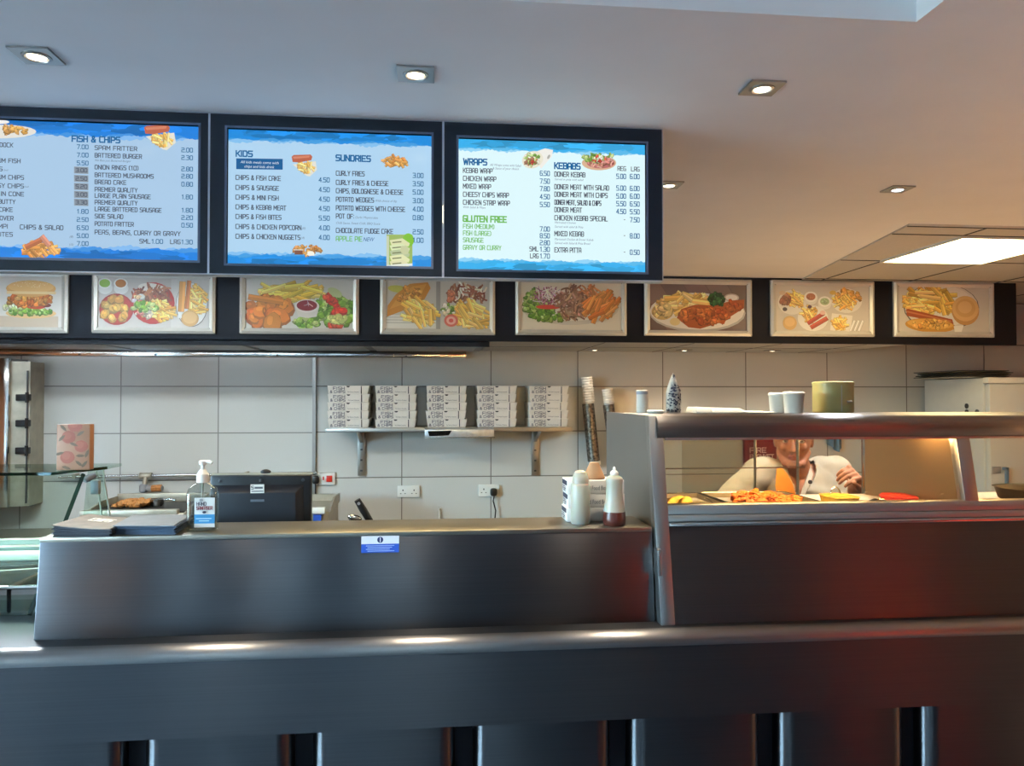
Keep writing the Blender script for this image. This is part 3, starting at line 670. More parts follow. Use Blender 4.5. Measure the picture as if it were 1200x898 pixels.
def pic_wrap(c, x0, y0, x1, y1):
    w, h = x1-x0, y1-y0
    c.poly([(x0+w*.3, y0+h*.25), (x0+w*.75, y0), (x1, y0+h*.08), (x0+w*.96, y0+h*.4), (x0+w*.62, y1)], (238, 236, 228))
    c.ell(x0+w*.35, y0+h*.56, w*.34, h*.42, (232, 226, 204), 20, -.3); c.clump(x0+w*.34, y0+h*.55, w*.26, h*.32, 44, w*.06, FC['green']+FC['meat'][:1]+FC['cream'])
    c.clump(x0+w*.34, y0+h*.6, w*.14, h*.16, 10, w*.05, FC['meat']+FC['red']); c.ell(x0+w*.86, y0+h*.42, w*.04, h*.12, (170, 168, 160), 10, .5)
def pic_kebab(c, x0, y0, x1, y1):
    w, h = x1-x0, y1-y0; c.ell(x0+w*.5, y0+h*.62, w*.49, h*.36, (214, 170, 134)); c.ell(x0+w*.55, y0+h*.62, w*.4, h*.27, (186, 96, 96))
    c.strips(x0+w*.58, y0+h*.6, w*.36, h*.22, 60, w*.14, h*.06, FC['meat']+[(206, 128, 120), (226, 170, 150)])
    c.clump(x0+w*.34, y0+h*.36, w*.3, h*.22, 46, w*.055, FC['green']); c.clump(x0+w*.5, y0+h*.42, w*.2, h*.14, 14, w*.05, FC['cream']+FC['red'])
    c.clump(x0+w*.84, y0+h*.25, w*.1, h*.12, 8, w*.04, FC['green'])
def pic_fish(c, x0, y0, x1, y1):
    w, h = x1-x0, y1-y0; c.ell(x0+w*.45, y0+h*.62, w*.54, h*.36, (226, 222, 212)); c.clump(x0+w*.42, y0+h*.55, w*.44, h*.26, 60, h*.17, [(214, 158, 74), (226, 176, 96), (200, 140, 60)], asp=.6)
    c.ell(x0+w*.46, y0+h*.12, w*.12, h*.1, (240, 236, 230))
def pic_sausage(c, x0, y0, x1, y1):
    w, h = x1-x0, y1-y0; c.pile(x0+w*.5, y0+h*.62, w*.38, h*.26, 46, w*.26, h*.11, [(206, 140, 60), (222, 160, 80), (188, 118, 44)], .3, 1.1)
    c.chip(x0+w*.36, y0+h*.36, w*.44, h*.2, -.45, (176, 96, 56)); c.chip(x0+w*.64, y0+h*.26, w*.3, h*.2, .9, (200, 130, 104))
def pic_pie(c, x0, y0, x1, y1):
    w, h = x1-x0, y1-y0; c.rect_(x0, y0, x1, y1, (150, 178, 84)); c.rect_(x0, y0+h*.04, x0+w*.1, y1, (196, 206, 170)); c.ell(x0+w*.84, y0+h*.18, w*.22, h*.22, (122, 190, 40))
    for k in range(5):
        y = y0+h*(.18+.17*k); c.poly([(x0+w*.12, y), (x0+w*.62, y-h*.06), (x0+w*.9, y+h*.1), (x0+w*.86, y+h*.2), (x0+w*.2, y+h*.18)], c.vary((206, 208, 160))); c.chip(x0+w*.4, y+h*.06, w*.34, h*.02, -.1, (110, 116, 70))
    c.ell(x0+w*.7, y0+h*.5, w*.16, h*.14, (196, 200, 150), jit=.2); c.poly([(x0, y1), (x1, y1), (x1, y1-h*.08), (x0, y1-h*.02)], (226, 232, 226))

SZ0, SZ1 = 1.921, 2.341; SY = 2.075
INK, PRICE, HEAD, GREEN, CAP_ = (62, 64, 82), (34, 100, 150), (22, 100, 158), (112, 186, 84), (112, 124, 150)
def menu_screen(label, x0, x1, ox, oy, sc, disp, header, bgc, rows, pics, bands):
    """rows: (kind, text, zx0, zx1, zy, zh); coordinates in the magnified view with origin ox,oy and scale sc"""
    def m(zx, zy): p = at(ox+zx/sc, oy+zy/sc, SY); return p.x, p.z
    t = thing('menu_screen', label, 'menu screen', ((x0+x1)/2, SY+.03, SZ0))
    dx0, dz1 = m(disp[0], disp[1]); dx1, dz0 = m(disp[2], disp[3]); dz1 = m((disp[0]+disp[2])/2, disp[1])[1]
    b = MB(); yb, yf = SY+.012, SY-.012
    b.box(x0, x1, yf, yb+.03, SZ0, dz0).box(x0, x1, yf, yb+.03, dz1, SZ1).box(x0, dx0, yf, yb+.03, dz0, dz1).box(dx1, x1, yf, yb+.03, dz0, dz1)
    build('bezel', b, 'navy_bezel', t, smooth=False)
    lp = MB(); e = .006
    for a in ((dx0-e, dx1+e, dz1, dz1+e), (dx0-e, dx1+e, dz0-e, dz0), (dx0-e, dx0, dz0, dz1), (dx1, dx1+e, dz0, dz1)): lp.box(a[0], a[1], yf-.001, SY, a[2], a[3])
    build('inner_lip', lp, 'bezel_lip', t, smooth=False)
    rm = MB(); e = .0025
    for a in ((x0-e, x1+e, SZ1-e*.2, SZ1+e*.8), (x0-e, x1+e, SZ0-e, SZ0), (x0-e, x0, SZ0, SZ1), (x1, x1+e, SZ0, SZ1)): rm.box(a[0], a[1], yf-.0005, yb+.02, a[2], a[3])
    build('rim', rm, 'silver_rim', t, smooth=False)
    build('rear_case', MB().box(x0+.05, x1-.05, yb+.03, yb+.06, SZ0+.05, SZ1-.05), 'black_plastic', t, bevel=.01)
    U, V, N, org = Vector((1, 0, 0)), Vector((0, 0, 1)), Vector((0, -1, 0)), Vector((0, SY, 0))
    zx = lambda X_: X_ ; px = 1/sc
    bk = MB().box(dx0, dx1, SY+.0005, SY+.006, dz0, dz1); back = build('display', bk, 'black_plastic', t)
    cv = Canvas(7, (dx0, dz0, dx1, dz1)); cv.rect_(dx0, dz0, dx1, dz1, bgc); flat('panel', cv.p, org, U, V, N, back, 'screen_print')
    k = (dx1-dx0)/300.0
    for side, (hh, seed) in (('top', bands[0]), ('bottom', bands[1])):
        cw = Canvas(seed, (0, 0, 300, 300*(dz1-dz0)/(dx1-dx0))); Ht = 300*(dz1-dz0)/(dx1-dx0)
        if side == 'top': wave(cw, 0, 300, Ht-hh, Ht+1, header, seed, 1.8)
        else: wave(cw, 0, 300, hh, -1, header, seed, 1.8)
        flat('blue_border', [([(dx0+p[0]*k, dz0+p[1]*k) for p in q], c) for q, c in cw.p], org, U, V, N, back, 'screen_print', dz=1e-6, z0=2e-5)
    for fn, a in pics:
        c = Canvas(hash_(fn.__name__)); fn(c, *a); c.p = [(clip(q, a[0]-80, a[1]-20, a[2]+80, a[3]+20), col) for q, col in c.p]
        lift = 60 if bgc[0] > 215 else 30
        x_, z_ = m((a[0]+a[2])/2, (a[1]+a[3])/2)
        pl = []
        for q, col in c.p:
            if len(q) < 3: continue
            w = clip([m(*p) for p in q], dx0, dz0, dx1, dz1)
            if len(w) >= 3: pl.append((w, tuple(v+(255-v)*.08 for v in col)))
        flat('food_picture', pl, org, U, V, N, back, 'screen_print', dz=2e-6, z0=4e-4)
    nm = dict(h='menu_heading', i='menu_item', p='menu_price', c='menu_caption', g='menu_item', G='menu_heading', b='banner', B='price_patch', n='menu_note', w='banner_text', d='menu_price')
    cl = dict(h=HEAD, i=INK, p=PRICE, c=CAP_, g=GREEN, G=GREEN, n=(36, 86, 150), w=(226, 238, 246), d=(70, 78, 96))
    for kd, tx, a0, a1, zy, zh in rows:
        if kd in 'bB':
            pts = [(a0, zy-zh/2), (a1, zy-zh/2+3), (a1, zy+zh/2+3), (a0, zy+zh/2)]
            pl = [([m(*p) for p in pts], (24, 92, 150) if kd == 'b' else (150, 160, 170))]; zz = 5e-4
            if kd == 'B':
                pl.append(([m(*p) for p in ((a0+2, zy-zh/2+3), (a1-5, zy-zh/2+5), (a1-3, zy+zh/2), (a0+6, zy+zh/2-2))], (136, 146, 156)))
        else:
            xa, zb = m(a0, zy+zh*.5); xb, _ = m(a1, zy+zh*.5); h_ = zh*(xb-xa)/max(a1-a0, 1)
            if kd in 'hipgGd': q = stroke(tx, h_, xb-xa, thick=.165 if kd in 'ig' else .24 if kd in 'hG' else .17)
            else: q = font_polys(tx, h_, xb-xa, shear=.25)
            pl = [([(xa+u, zb+v) for u, v in poly], cl[kd]) for poly in q]; zz = 6e-4
        if pl: flat(nm[kd], pl, org, U, V, N, back, 'screen_print', dz=0 if kd not in 'B' else 1e-5, z0=zz)
    return t
def hash_(s): return sum(ord(c)*(i+3) for i, c in enumerate(s)) % 9973
R1 = [('h', 'FISH & CHIPS', 380, 630, 190, 30)]
for tx, e, y in (('DDOCK', 68, 222), ('UM FISH', 107, 305), ('S', 12, 350), ('UM CHIPS', 125, 392), ('SY CHIPS', 124, 437), ('S IN CONE', 125, 479), ('BUTTY', 80, 521), ('CAKE', 66, 563), ('OVER', 70, 608), ('MPI', 40, 651), ('BITES', 66, 693)):
    R1.append(('i', tx, e - 17.2*len(tx) + (4 if 'I' in tx else 0), e, y, 22))
R1 += [('i', 'CHIPS & SALAD', 107, 332, 655, 23)]
for tx, y in (('7.00', 233), ('7.00', 276), ('5.50', 318), ('1.80', 573), ('2.50', 616), ('6.50', 659), ('5.00', 701), ('7.00', 742)): R1.append(('p', tx, 406, 464, y, 22))
for tx, y in (('3.00', 356), ('2.50', 400), ('5.20', 442), ('3.00', 484), ('3.30', 525)): R1 += [('B', '', 390, 465, y, 36), ('d', tx, 400, 458, y, 20)]
for tx, e, y in (('SPAM FRITTER', 720, 238), ('BATTERED BURGER', 745, 278), ('ONION RINGS (10)', 727, 340), ('BATTERED MUSHROOMS', 807, 381), ('BREAD CAKE', 663, 418), ('PREMIER QUALITY', 722, 457), ('LARGE PLAIN SAUSAGE', 791, 490), ('PREMIER QUALITY', 722, 525), ('LARGE BATTERED SAUSAGE', 848, 560), ('SIDE SALAD', 647, 598), ('POTATO FRITTER', 702, 638), ('PEAS, BEANS, CURRY OR GRAVY', 948, 682)):
    R1.append(('i', tx, 500, e, y, 22))
R1 += [('c', 'No Bun just Battered Burger', 500, 690, 304, 12), ('i', 'SML', 735, 790, 730, 22), ('p', '1.00', 798, 856, 731, 22), ('i', 'LRG', 897, 948, 733, 22), ('p', '1.30', 955, 1012, 734, 22),
       ('c', 'Small', 20, 44, 356, 10), ('c', 'Small', 128, 152, 443, 10), ('c', '(8)', 367, 386, 706, 12), ('c', '(10)', 365, 386, 747, 12)]
for tx, y in (('2.00', 250), ('2.30', 290), ('2.80', 350), ('2.80', 388), ('0.80', 430), ('1.80', 497), ('1.80', 567), ('2.20', 606), ('0.50', 646)): R1.append(('p', tx, 956, 1013, y, 22))
menu_screen('wide menu screen of fish and chips prices at the left end of the row', -1.19, -.5885, 0, 120, 4.488, (-165, 108, 1046, 836), (30, 128, 222), (170, 201, 229), R1,
            [(pic_fish, (-150, 92, 195, 192)), (pic_cone, (755, 120, 925, 252)), (pic_sausage, (98, 695, 320, 825))], ((19, 3), (17, 9)))
R2 = [('h', 'KIDS', 115, 195, 256, 28), ('b', '', 115, 348, 308, 54), ('w', 'All kids meals come with', 136, 328, 298, 14), ('w', 'chips and kids drink', 156, 306, 320, 14), ('h', 'SUNDRIES', 616, 787, 278, 28)]
for tx, e, y in (('CHIPS & FISH CAKE', 337, 376), ('CHIPS & SAUSAGE', 327, 426), ('CHIPS & MINI FISH', 326, 475), ('CHIPS & KEBAB MEAT', 364, 524), ('CHIPS & FISH BITES', 340, 572), ('CHIPS & CHICKEN POPCORN', 440, 622), ('CHIPS & CHICKEN NUGGETS', 435, 671)): R2.append(('i', tx, 113, e, y, 22))
for tx, y in (('4.50', 388), ('4.50', 437), ('4.50', 485), ('4.50', 532), ('5.50', 580), ('4.00', 629), ('4.00', 677)): R2.append(('p', tx, 530, 582, y, 22))
for tx, e, y in (('CURLY FRIES', 757, 355), ('CURLY FRIES & CHEESE', 876, 401), ('CHIPS, BOLOGNESE & CHEESE', 950, 443), ('POTATO WEDGES', 804, 486), ('POTATO WEDGES WITH CHEESE', 960, 529), ('POT OF:', 704, 570), ('CHOCOLATE FUDGE CAKE', 900, 642)): R2.append(('i', tx, 616, e, y, 22))
for tx, y in (('3.00', 366), ('3.50', 408), ('5.00', 450), ('3.00', 493), ('4.00', 535), ('0.80', 578), ('2.50', 649), ('1.00', 691)): R2.append(('p', tx, 1001, 1052, y, 22))
R2 += [('g', 'APPLE PIE', 616, 745, 683, 23), ('n', 'NEW', 752, 808, 686, 21), ('c', 'With choice of dip', 812, 920, 493, 12), ('c', 'Garlic Mayonnaise', 712, 825, 576, 12), ('c', 'Chilli Sauce, Sweet Chilli, BBQ Sauce', 616, 836, 604, 12), ('c', '(6)', 445, 462, 630, 12), ('c', '(4)', 440, 457, 679, 12)]
menu_screen('menu screen of kids meals and sundries, the middle one of the row', -.5835, .0195, 250, 120, 4.278, (76, 152, 1092, 828), (32, 140, 222), (176, 212, 239), R2,
            [(pic_cone, (390, 262, 520, 372)), (pic_wedges, (838, 252, 985, 332)), (pic_nuggets, (375, 697, 565, 775)), (pic_pie, (868, 663, 998, 820))], ((17, 5), (17, 12)))
R3 = [('h', 'WRAPS', 100, 215, 254, 28), ('c', 'All Wraps come with Salad', 232, 388, 270, 12), ('c', '& Sauce of your choice', 245, 376, 287, 12), ('G', 'GLUTEN FREE', 98, 313, 540, 28), ('h', 'KEBABS', 556, 683, 275, 28),
      ('i', 'REG', 872, 912, 289, 20), ('i', 'LRG', 940, 980, 292, 20), ('c', 'With Salad & Mayo', 98, 210, 482, 11)]
for tx, e, y in (('KEBAB WRAP', 243, 298), ('CHICKEN WRAP', 262, 338), ('MIXED WRAP', 236, 377), ('CHEESY CHIPS WRAP', 325, 418), ('CHICKEN STRIP WRAP', 330, 458)): R3.append(('i', tx, 98, e, y, 22))
for tx, e, y in (('FISH (MEDIUM)', 252, 578), ('FISH (LARGE)', 236, 612), ('SAUSAGE', 198, 647), ('GRAVY OR CURRY', 287, 684)): R3.append(('g', tx, 98, e, y, 21))
for tx, y in (('6.50', 313), ('7.50', 352), ('7.80', 390), ('4.50', 430), ('5.50', 469), ('7.00', 592), ('8.50', 626), ('2.80', 661), ('1.30', 694), ('1.70', 728)): R3.append(('p', tx, 483, 530, y, 22))
R3 += [('i', 'SML', 431, 473, 692, 21), ('i', 'LRG', 434, 474, 727, 21)]
for tx, e, y in (('DONER KEBAB', 708, 317), ('DONER MEAT WITH SALAD', 827, 380), ('DONER MEAT WITH CHIPS', 820, 418), ('DONER MEAT, SALAD & CHIPS', 788, 458), ('DONER MEAT', 691, 495), ('CHICKEN KEBAB SPECIAL', 820, 536), ('MIXED KEBAB', 701, 615), ('EXTRA PITTA', 688, 697)): R3.append(('i', tx, 556, e, y, 22))
for tx, e, y in (('Served in pitta with salad', 700, 342), ('Marinated Chicken', 662, 559), ('Served with salad & Pitta', 698, 580), ('Marinated Chicken & Doner Kebab', 750, 643), ('Served with Salad & Pitta Bread', 735, 662)): R3.append(('c', tx, 556, e, y, 11))
for tx, y in (('5.00', 328), ('5.00', 387), ('5.00', 427), ('5.50', 465), ('4.50', 504)): R3.append(('p', tx, 866, 912, y, 22))
for tx, y in (('6.00', 329), ('6.00', 389), ('6.00', 428), ('6.50', 467), ('5.50', 506), ('7.50', 546), ('8.00', 627), ('0.50', 709)): R3.append(('p', tx, 934, 980, y, 22))
for y in (545, 625, 707): R3.append(('i', '-', 904, 911, y, 20))
menu_screen('brightest menu screen, listing wraps and kebabs, at the right end of the row', .0255, .626, 520, 130, 4.277, (74, 156, 1010, 812), (58, 176, 236), (222, 248, 252), R3,
            [(pic_wrap, (390, 188, 548, 290)), (pic_kebab, (690, 198, 866, 300))], ((17, 8), (17, 14)))

# ------------------------------------------------------------------ framed food pictures on the fascia
PW, PH, PZ0 = .684, .352, 1.962
def framed(label, x0, zx0, zx1, zy0, zy1, paint, seed, zlift=0.0):
    """print rect in magnified-view coords zx0..zx1, zy0..zy1"""
    z0 = PZ0 + zlift; t = thing('framed_picture', label, 'picture', (x0+PW/2, 4.61, z0), None)
    b = .033; x1, z1 = x0+PW, z0+PH; yf = 4.596
    def bar(pts):
        # pts: outer a,b then inner b,a (x,z)
        oa, ob, ib, ia = pts
        m_ = MB(); m_.add([(oa[0], yf+.006, oa[1]), (ob[0], yf+.006, ob[1]), (ib[0], yf+.004, ib[1]), (ia[0], yf+.004, ia[1]),
                           ((oa[0]*.55+ia[0]*.45), yf-.002, (oa[1]*.55+ia[1]*.45)), ((ob[0]*.55+ib[0]*.45), yf-.002, (ob[1]*.55+ib[1]*.45)),
                           (oa[0], 4.619, oa[1]), (ob[0], 4.619, ob[1]), (ib[0], 4.615, ib[1]), (ia[0], 4.615, ia[1])],
                          [(0, 1, 5, 4), (4, 5, 2, 3), (6, 7, 1, 0), (3, 2, 8, 9)])
        return build('frame_bar', m_, 'silver_frame', t, smooth=False)
    O = [(x0, z0), (x1, z0), (x1, z1), (x0, z1)]; I = [(x0+b, z0+b), (x1-b, z0+b), (x1-b, z1-b), (x0+b, z1-b)]
    for k in range(4):
        j = (k+1) % 4; g = .0012
        bar([O[k], O[j], I[j], I[k]])
    mt = MB()
    for k in range(4): mt.tube([(O[k][0]*.98+I[k][0]*.02, yf+.0045, O[k][1]*.98+I[k][1]*.02), (I[k][0], yf+.003, I[k][1])], .0016, 6)
    build('mitre_joint', mt, 'seam', t)
    build('backing', MB().box(x0+.01, x1-.01, 4.609, 4.6185, z0+.01, z1-.01), 'white_card', t)
    c = Canvas(seed, (zx0, zy0, zx1, zy1)); paint(c)
    def conv(u, v): return (x0+b + (u-zx0)/(zx1-zx0)*(PW-2*b), z0+PH-b - (v-zy0)/(zy1-zy0)*(PH-2*b))
    flat('print', c.p, Vector((0, 4.6075, 0)), Vector((1, 0, 0)), Vector((0, 0, 1)), Vector((0, -1, 0)), t, 'poster_print', dz=6e-6, conv=conv)
    return t
def bgrect(c, col): x0, y0, x1, y1 = c.rect; c.rect_(x0, y0, x1, y1, col)
def pA(c):   # chicken burger
    bgrect(c, (216, 212, 204)); c.rect_(-280, 262, 280, 330, (196, 178, 156))
    c.ell(140, 248, 130, 26, (222, 184, 128)); c.clump(130, 236, 118, 14, 46, 14, FC['green']); c.clump(60, 214, 62, 8, 18, 14, [(230, 236, 190), (200, 216, 140)]); c.ell(165, 214, 50, 12, (196, 70, 40)); c.ell(220, 206, 24, 10, (110, 40, 30))
    c.clump(136, 176, 112, 26, 90, 18, FC['fry']+FC['gold']); c.ell(140, 122, 128, 42, (214, 160, 92)); c.ell(140, 112, 118, 32, (226, 178, 112)); c.rect_(16, 136, 268, 150, (236, 206, 150))
    for _ in range(30): c.ell(c.r.uniform(50, 230), c.r.uniform(84, 116), 3, 1.6, (244, 220, 170), 8)
def pB(c):   # three plates
    bgrect(c, (196, 190, 184)); c.rect_(800, 70, 990, 315, (206, 202, 196))
    for x, col in ((492, (142, 176, 74)), (566, (176, 110, 48))): c.ell(x, 122, 34, 30, (226, 226, 222)); c.ell(x-2, 98, 32, 26, (240, 240, 236)); c.ell(x-2, 98, 25, 20, col)
    c.ell(545, 226, 80, 78, (150, 34, 26)); c.ell(545, 224, 72, 70, (172, 46, 34))
    for x, y in ((498, 206), (525, 176), (560, 180), (580, 218), (536, 222), (494, 248), (528, 272), (576, 260)): c.clump(x, y, 6, 6, 7, 22, [(206, 150, 70), (224, 176, 96)], .15)
    c.ell(715, 194, 102, 104, (176, 40, 30)); c.ell(715, 122, 70, 26, (236, 230, 222), rot=.15)
    c.strips(715, 158, 78, 42, 70, 60, 9, FC['meat']); c.pile(735, 230, 72, 46, 60, 46, 12, FC['chip'], .5, .9); c.clump(650, 180, 24, 34, 14, 16, [(224, 130, 96), (236, 190, 150), (226, 226, 220)]); c.clump(670, 245, 36, 26, 16, 15, [(222, 140, 126), (226, 206, 180)]); c.clump(680, 214, 60, 20, 20, 14, FC['green'])
    c.ell(898, 200, 76, 110, (120, 116, 112)); c.ell(898, 198, 73, 107, (232, 230, 226))
    c.pile(920, 180, 44, 66, 70, 48, 11, FC['chip'], .8, 1.2); c.chip(852, 160, 150, 28, 1.62, (212, 150, 76)); c.chip(880, 150, 140, 18, 1.66, (186, 110, 56)); c.ell(890, 268, 42, 40, (206, 160, 100)); c.ell(890, 264, 34, 30, (222, 180, 120)); c.rect_(834, 236, 852, 266, (240, 240, 238))
def pC(c):   # nuggets, chips, salad
    bgrect(c, (214, 212, 204)); c.pile(230, 130, 110, 34, 60, 90, 16, [(222, 190, 92), (206, 168, 66), (234, 206, 120)], -.1, .6)
    c.clump(130, 200, 86, 50, 24, 30, [(196, 112, 40), (210, 130, 54)]); c.clump(130, 238, 95, 40, 16, 42, [(200, 106, 36), (214, 126, 48)], .12, .8); c.chip(120, 165, 150, 24, .15, (196, 120, 48))
    c.clump(415, 210, 88, 70, 110, 17, FC['green']); c.clump(390, 160, 28, 16, 8, 17, FC['red']); c.clump(430, 205, 24, 20, 8, 18, FC['red']); c.clump(420, 280, 32, 10, 8, 17, FC['red']); c.clump(430, 250, 36, 18, 12, 17, [(206, 214, 130)]); c.ell(415, 130, 34, 18, (196, 206, 150), rot=.5)
    c.clump(300, 265, 50, 22, 26, 15, FC['green']); c.poly([(245, 195), (348, 195), (336, 240), (300, 246), (258, 240)], (226, 220, 210)); c.ell(296, 192, 52, 30, (238, 232, 224)); c.ell(295, 190, 44, 24, (126, 24, 30)); c.strips(305, 182, 16, 6, 3, 26, 3, [(226, 200, 196)])
def pD(c):   # two trays
    bgrect(c, (200, 196, 186)); c.rect_(862, 80, 880, 320, (150, 146, 138)); c.rect_(650, 232, 860, 290, (222, 220, 212))
    for y in (240, 252, 264): c.rect_(650, y, 860, y+3, (170, 168, 160))
    c.ell(700, 116, 44, 16, (196, 190, 90), rot=.1); c.poly([(652, 240), (656, 190), (690, 140), (750, 92), (826, 84), (838, 110), (812, 160), (740, 204)], (196, 128, 46)); c.poly([(664, 206), (700, 150), (760, 104), (820, 92), (800, 134), (730, 180)], (214, 150, 66))
    c.clump(740, 140, 60, 34, 24, 12, [(206, 140, 56), (220, 160, 80), (180, 112, 36)]); c.pile(785, 215, 64, 52, 44, 70, 13, FC['chip'], .8, .9)
    c.strips(1000, 135, 80, 40, 80, 44, 8, FC['meat']+FC['cream']); c.pile(1010, 230, 70, 50, 50, 66, 13, FC['chip'], .6, .9); c.clump(920, 140, 20, 20, 8, 16, [(214, 128, 92), (226, 160, 120)]); c.clump(915, 205, 26, 24, 22, 12, FC['green']+FC['cream']); c.ell(926, 254, 30, 28, (206, 100, 84)); c.ell(926, 254, 20, 18, (232, 180, 168)); c.ell(926, 254, 10, 9, (206, 80, 70))
def pE(c):   # doner plate
    bgrect(c, (226, 218, 200)); c.ell(325, 158, 212, 82, (206, 200, 186)); c.ell(322, 148, 206, 74, (236, 230, 216))
    c.clump(190, 140, 66, 62, 120, 13, FC['green']); c.clump(240, 200, 80, 18, 40, 13, FC['green']); c.strips(225, 110, 50, 36, 70, 40, 4, FC['purple']); c.strips(245, 100, 36, 22, 40, 30, 3, [(236, 230, 220)]); c.ell(232, 160, 54, 10, (206, 70, 50))
    c.strips(340, 140, 70, 70, 150, 44, 8, [(150, 110, 84), (176, 134, 104), (126, 88, 66), (200, 160, 132)]); c.pile(455, 145, 62, 52, 56, 74, 15, [(206, 134, 66), (220, 152, 84), (190, 112, 48)], -.9, .5); c.strips(410, 85, 40, 14, 20, 40, 7, [(200, 130, 80)])
def pF(c):   # fish and chips on wooden table
    bgrect(c, (110, 92, 84))
    for k in range(7): c.poly([(640+k*95, 55), (730+k*95, 55), (860+k*95, 265), (764+k*95, 265)], c.vary((124, 106, 98), .08))
    c.ell(890, 180, 206, 86, (190, 186, 178)); c.ell(888, 174, 202, 82, (234, 228, 218)); c.ell(1036, 112, 32, 18, (196, 190, 184)); c.ell(1036, 112, 26, 13, (240, 236, 230))
    c.pile(840, 138, 96, 34, 60, 74, 18, [(222, 186, 110), (206, 164, 84), (232, 204, 140)], -.1, .8); c.ell(740, 178, 46, 36, (206, 172, 108)); c.clump(740, 170, 34, 26, 14, 18, [(214, 180, 116), (226, 196, 136)])
    c.poly([(800, 205), (820, 165), (880, 145), (960, 148), (1040, 124), (1090, 120), (1088, 158), (1040, 190), (980, 226), (900, 252), (850, 246)], (168, 84, 38)); c.clump(920, 195, 96, 34, 90, 15, [(182, 92, 40), (160, 74, 30), (200, 114, 58)]); c.clump(1045, 148, 34, 18, 24, 13, [(182, 92, 40), (160, 74, 30)])
    c.clump(970, 118, 32, 26, 60, 10, [(36, 78, 40), (54, 104, 56), (24, 56, 30)]); c.ell(792, 222, 22, 17, (226, 206, 150))
def pG(c):   # spread of takeaway plates
    bgrect(c, (206, 198, 186)); c.ell(190, 210, 62, 56, (228, 222, 212)); c.pile(205, 200, 34, 36, 40, 36, 8, FC['chip'], .9, .8); c.clump(160, 195, 22, 30, 20, 13, FC['meat']); c.ell(158, 242, 10, 9, (60, 50, 60)); c.ell(148, 168, 14, 10, (214, 190, 160))
    for x, y, col in ((270, 184, (176, 110, 76)), (330, 205, (168, 186, 140))): c.ell(x, y+8, 30, 28, (226, 222, 214)); c.ell(x, y, 28, 24, (242, 238, 230)); c.ell(x, y, 20, 16, col); c.clump(x, y, 12, 9, 8, 6, [col])
    c.ell(425, 200, 68, 56, (230, 224, 214)); c.clump(430, 176, 50, 22, 30, 15, [(206, 150, 72), (220, 168, 92)]); c.pile(420, 205, 44, 28, 44, 34, 8, FC['chip'], .3, 1.2); c.ell(365, 164, 14, 10, (216, 180, 90))
    c.ell(278, 282, 66, 58, (232, 228, 220)); c.pile(265, 262, 32, 30, 40, 34, 8, FC['chip'], .3, 1.2); c.chip(290, 282, 84, 16, -.6, (166, 60, 40)); c.chip(304, 302, 84, 18, -.55, (176, 74, 50)); c.ell(320, 256, 12, 10, (226, 190, 180)); c.ell(264, 230, 9, 8, (90, 60, 80))
    c.ell(178, 304, 30, 32, (206, 166, 104)); c.ell(178, 300, 22, 20, (222, 184, 124)); c.poly([(360, 258), (450, 268), (440, 340), (352, 336)], (236, 230, 220)); c.pile(395, 302, 30, 26, 44, 30, 8, FC['chip'], .5, 1.2)
    for k in range(3): c.chip(450+k*18, 314, 52, 9, -1.2, (236, 232, 224))
def pH(c):   # sausage, pie and chips
    bgrect(c, (206, 200, 190)); c.ell(845, 232, 164, 108, (96, 90, 84)); c.ell(845, 230, 160, 104, (222, 216, 206)); c.ell(845, 228, 148, 94, (236, 230, 222))
    c.pile(800, 205, 92, 46, 110, 76, 16, [(226, 184, 96), (210, 162, 72), (236, 202, 126)], .5, .9); c.pile(745, 235, 40, 20, 24, 60, 14, FC['chip'], .3, .6); c.ell(948, 248, 60, 66, (196, 148, 88)); c.ell(948, 238, 58, 58, (222, 180, 120)); c.ell(948, 236, 44, 42, (212, 166, 104)); c.ell(946, 232, 30, 28, (224, 184, 126))
    c.poly([(690, 246), (700, 242), (890, 288), (896, 308), (880, 312), (696, 274)], (166, 82, 44)); c.poly([(692, 250), (886, 294), (886, 300), (694, 258)], (202, 124, 82))
    c.ell(795, 316, 108, 32, (196, 142, 60), rot=.06); c.ell(795, 310, 100, 22, (222, 172, 88), rot=.06); c.clump(795, 310, 86, 16, 26, 11, [(226, 180, 100), (206, 152, 70)]); c.poly([(896, 318), (940, 314), (930, 345), (900, 345)], (240, 236, 230))
FP = [('framed picture of a chicken burger, cut off by the left edge of the view', -2.764, (-290, 300, 62, 318), pA, 1), ('framed picture of three plates with nuggets, kebab and pie', -1.951, (460, 982, 70, 315), pB, 2),
      ('framed picture of chicken nuggets, chips and salad with red dip', -1.130, (34, 494, 75, 293), pC, 3), ('framed picture of two takeaway trays, one of battered fish', -.321, (648, 1092, 80, 293), pD, 4),
      ('framed picture of doner meat, salad and chips on a white plate', .487, (116, 545, 50, 262), pE, 5), ('framed picture of battered fish and chips with parsley on a wooden table', 1.284, (686, 1100, 55, 260), pF, 6),
      ('framed picture of a spread of small takeaway plates and dips', 2.090, (118, 524, 134, 340), pG, 7), ('framed picture of sausage, pie and chips, last at the right', 2.905, (660, 1052, 142, 345), pH, 8)]
for lb, x0, (a, b, c_, d), fn, sd in FP: framed(lb, x0, a, b, c_, d, fn, sd, zlift=(x0+2.76)*.0035)
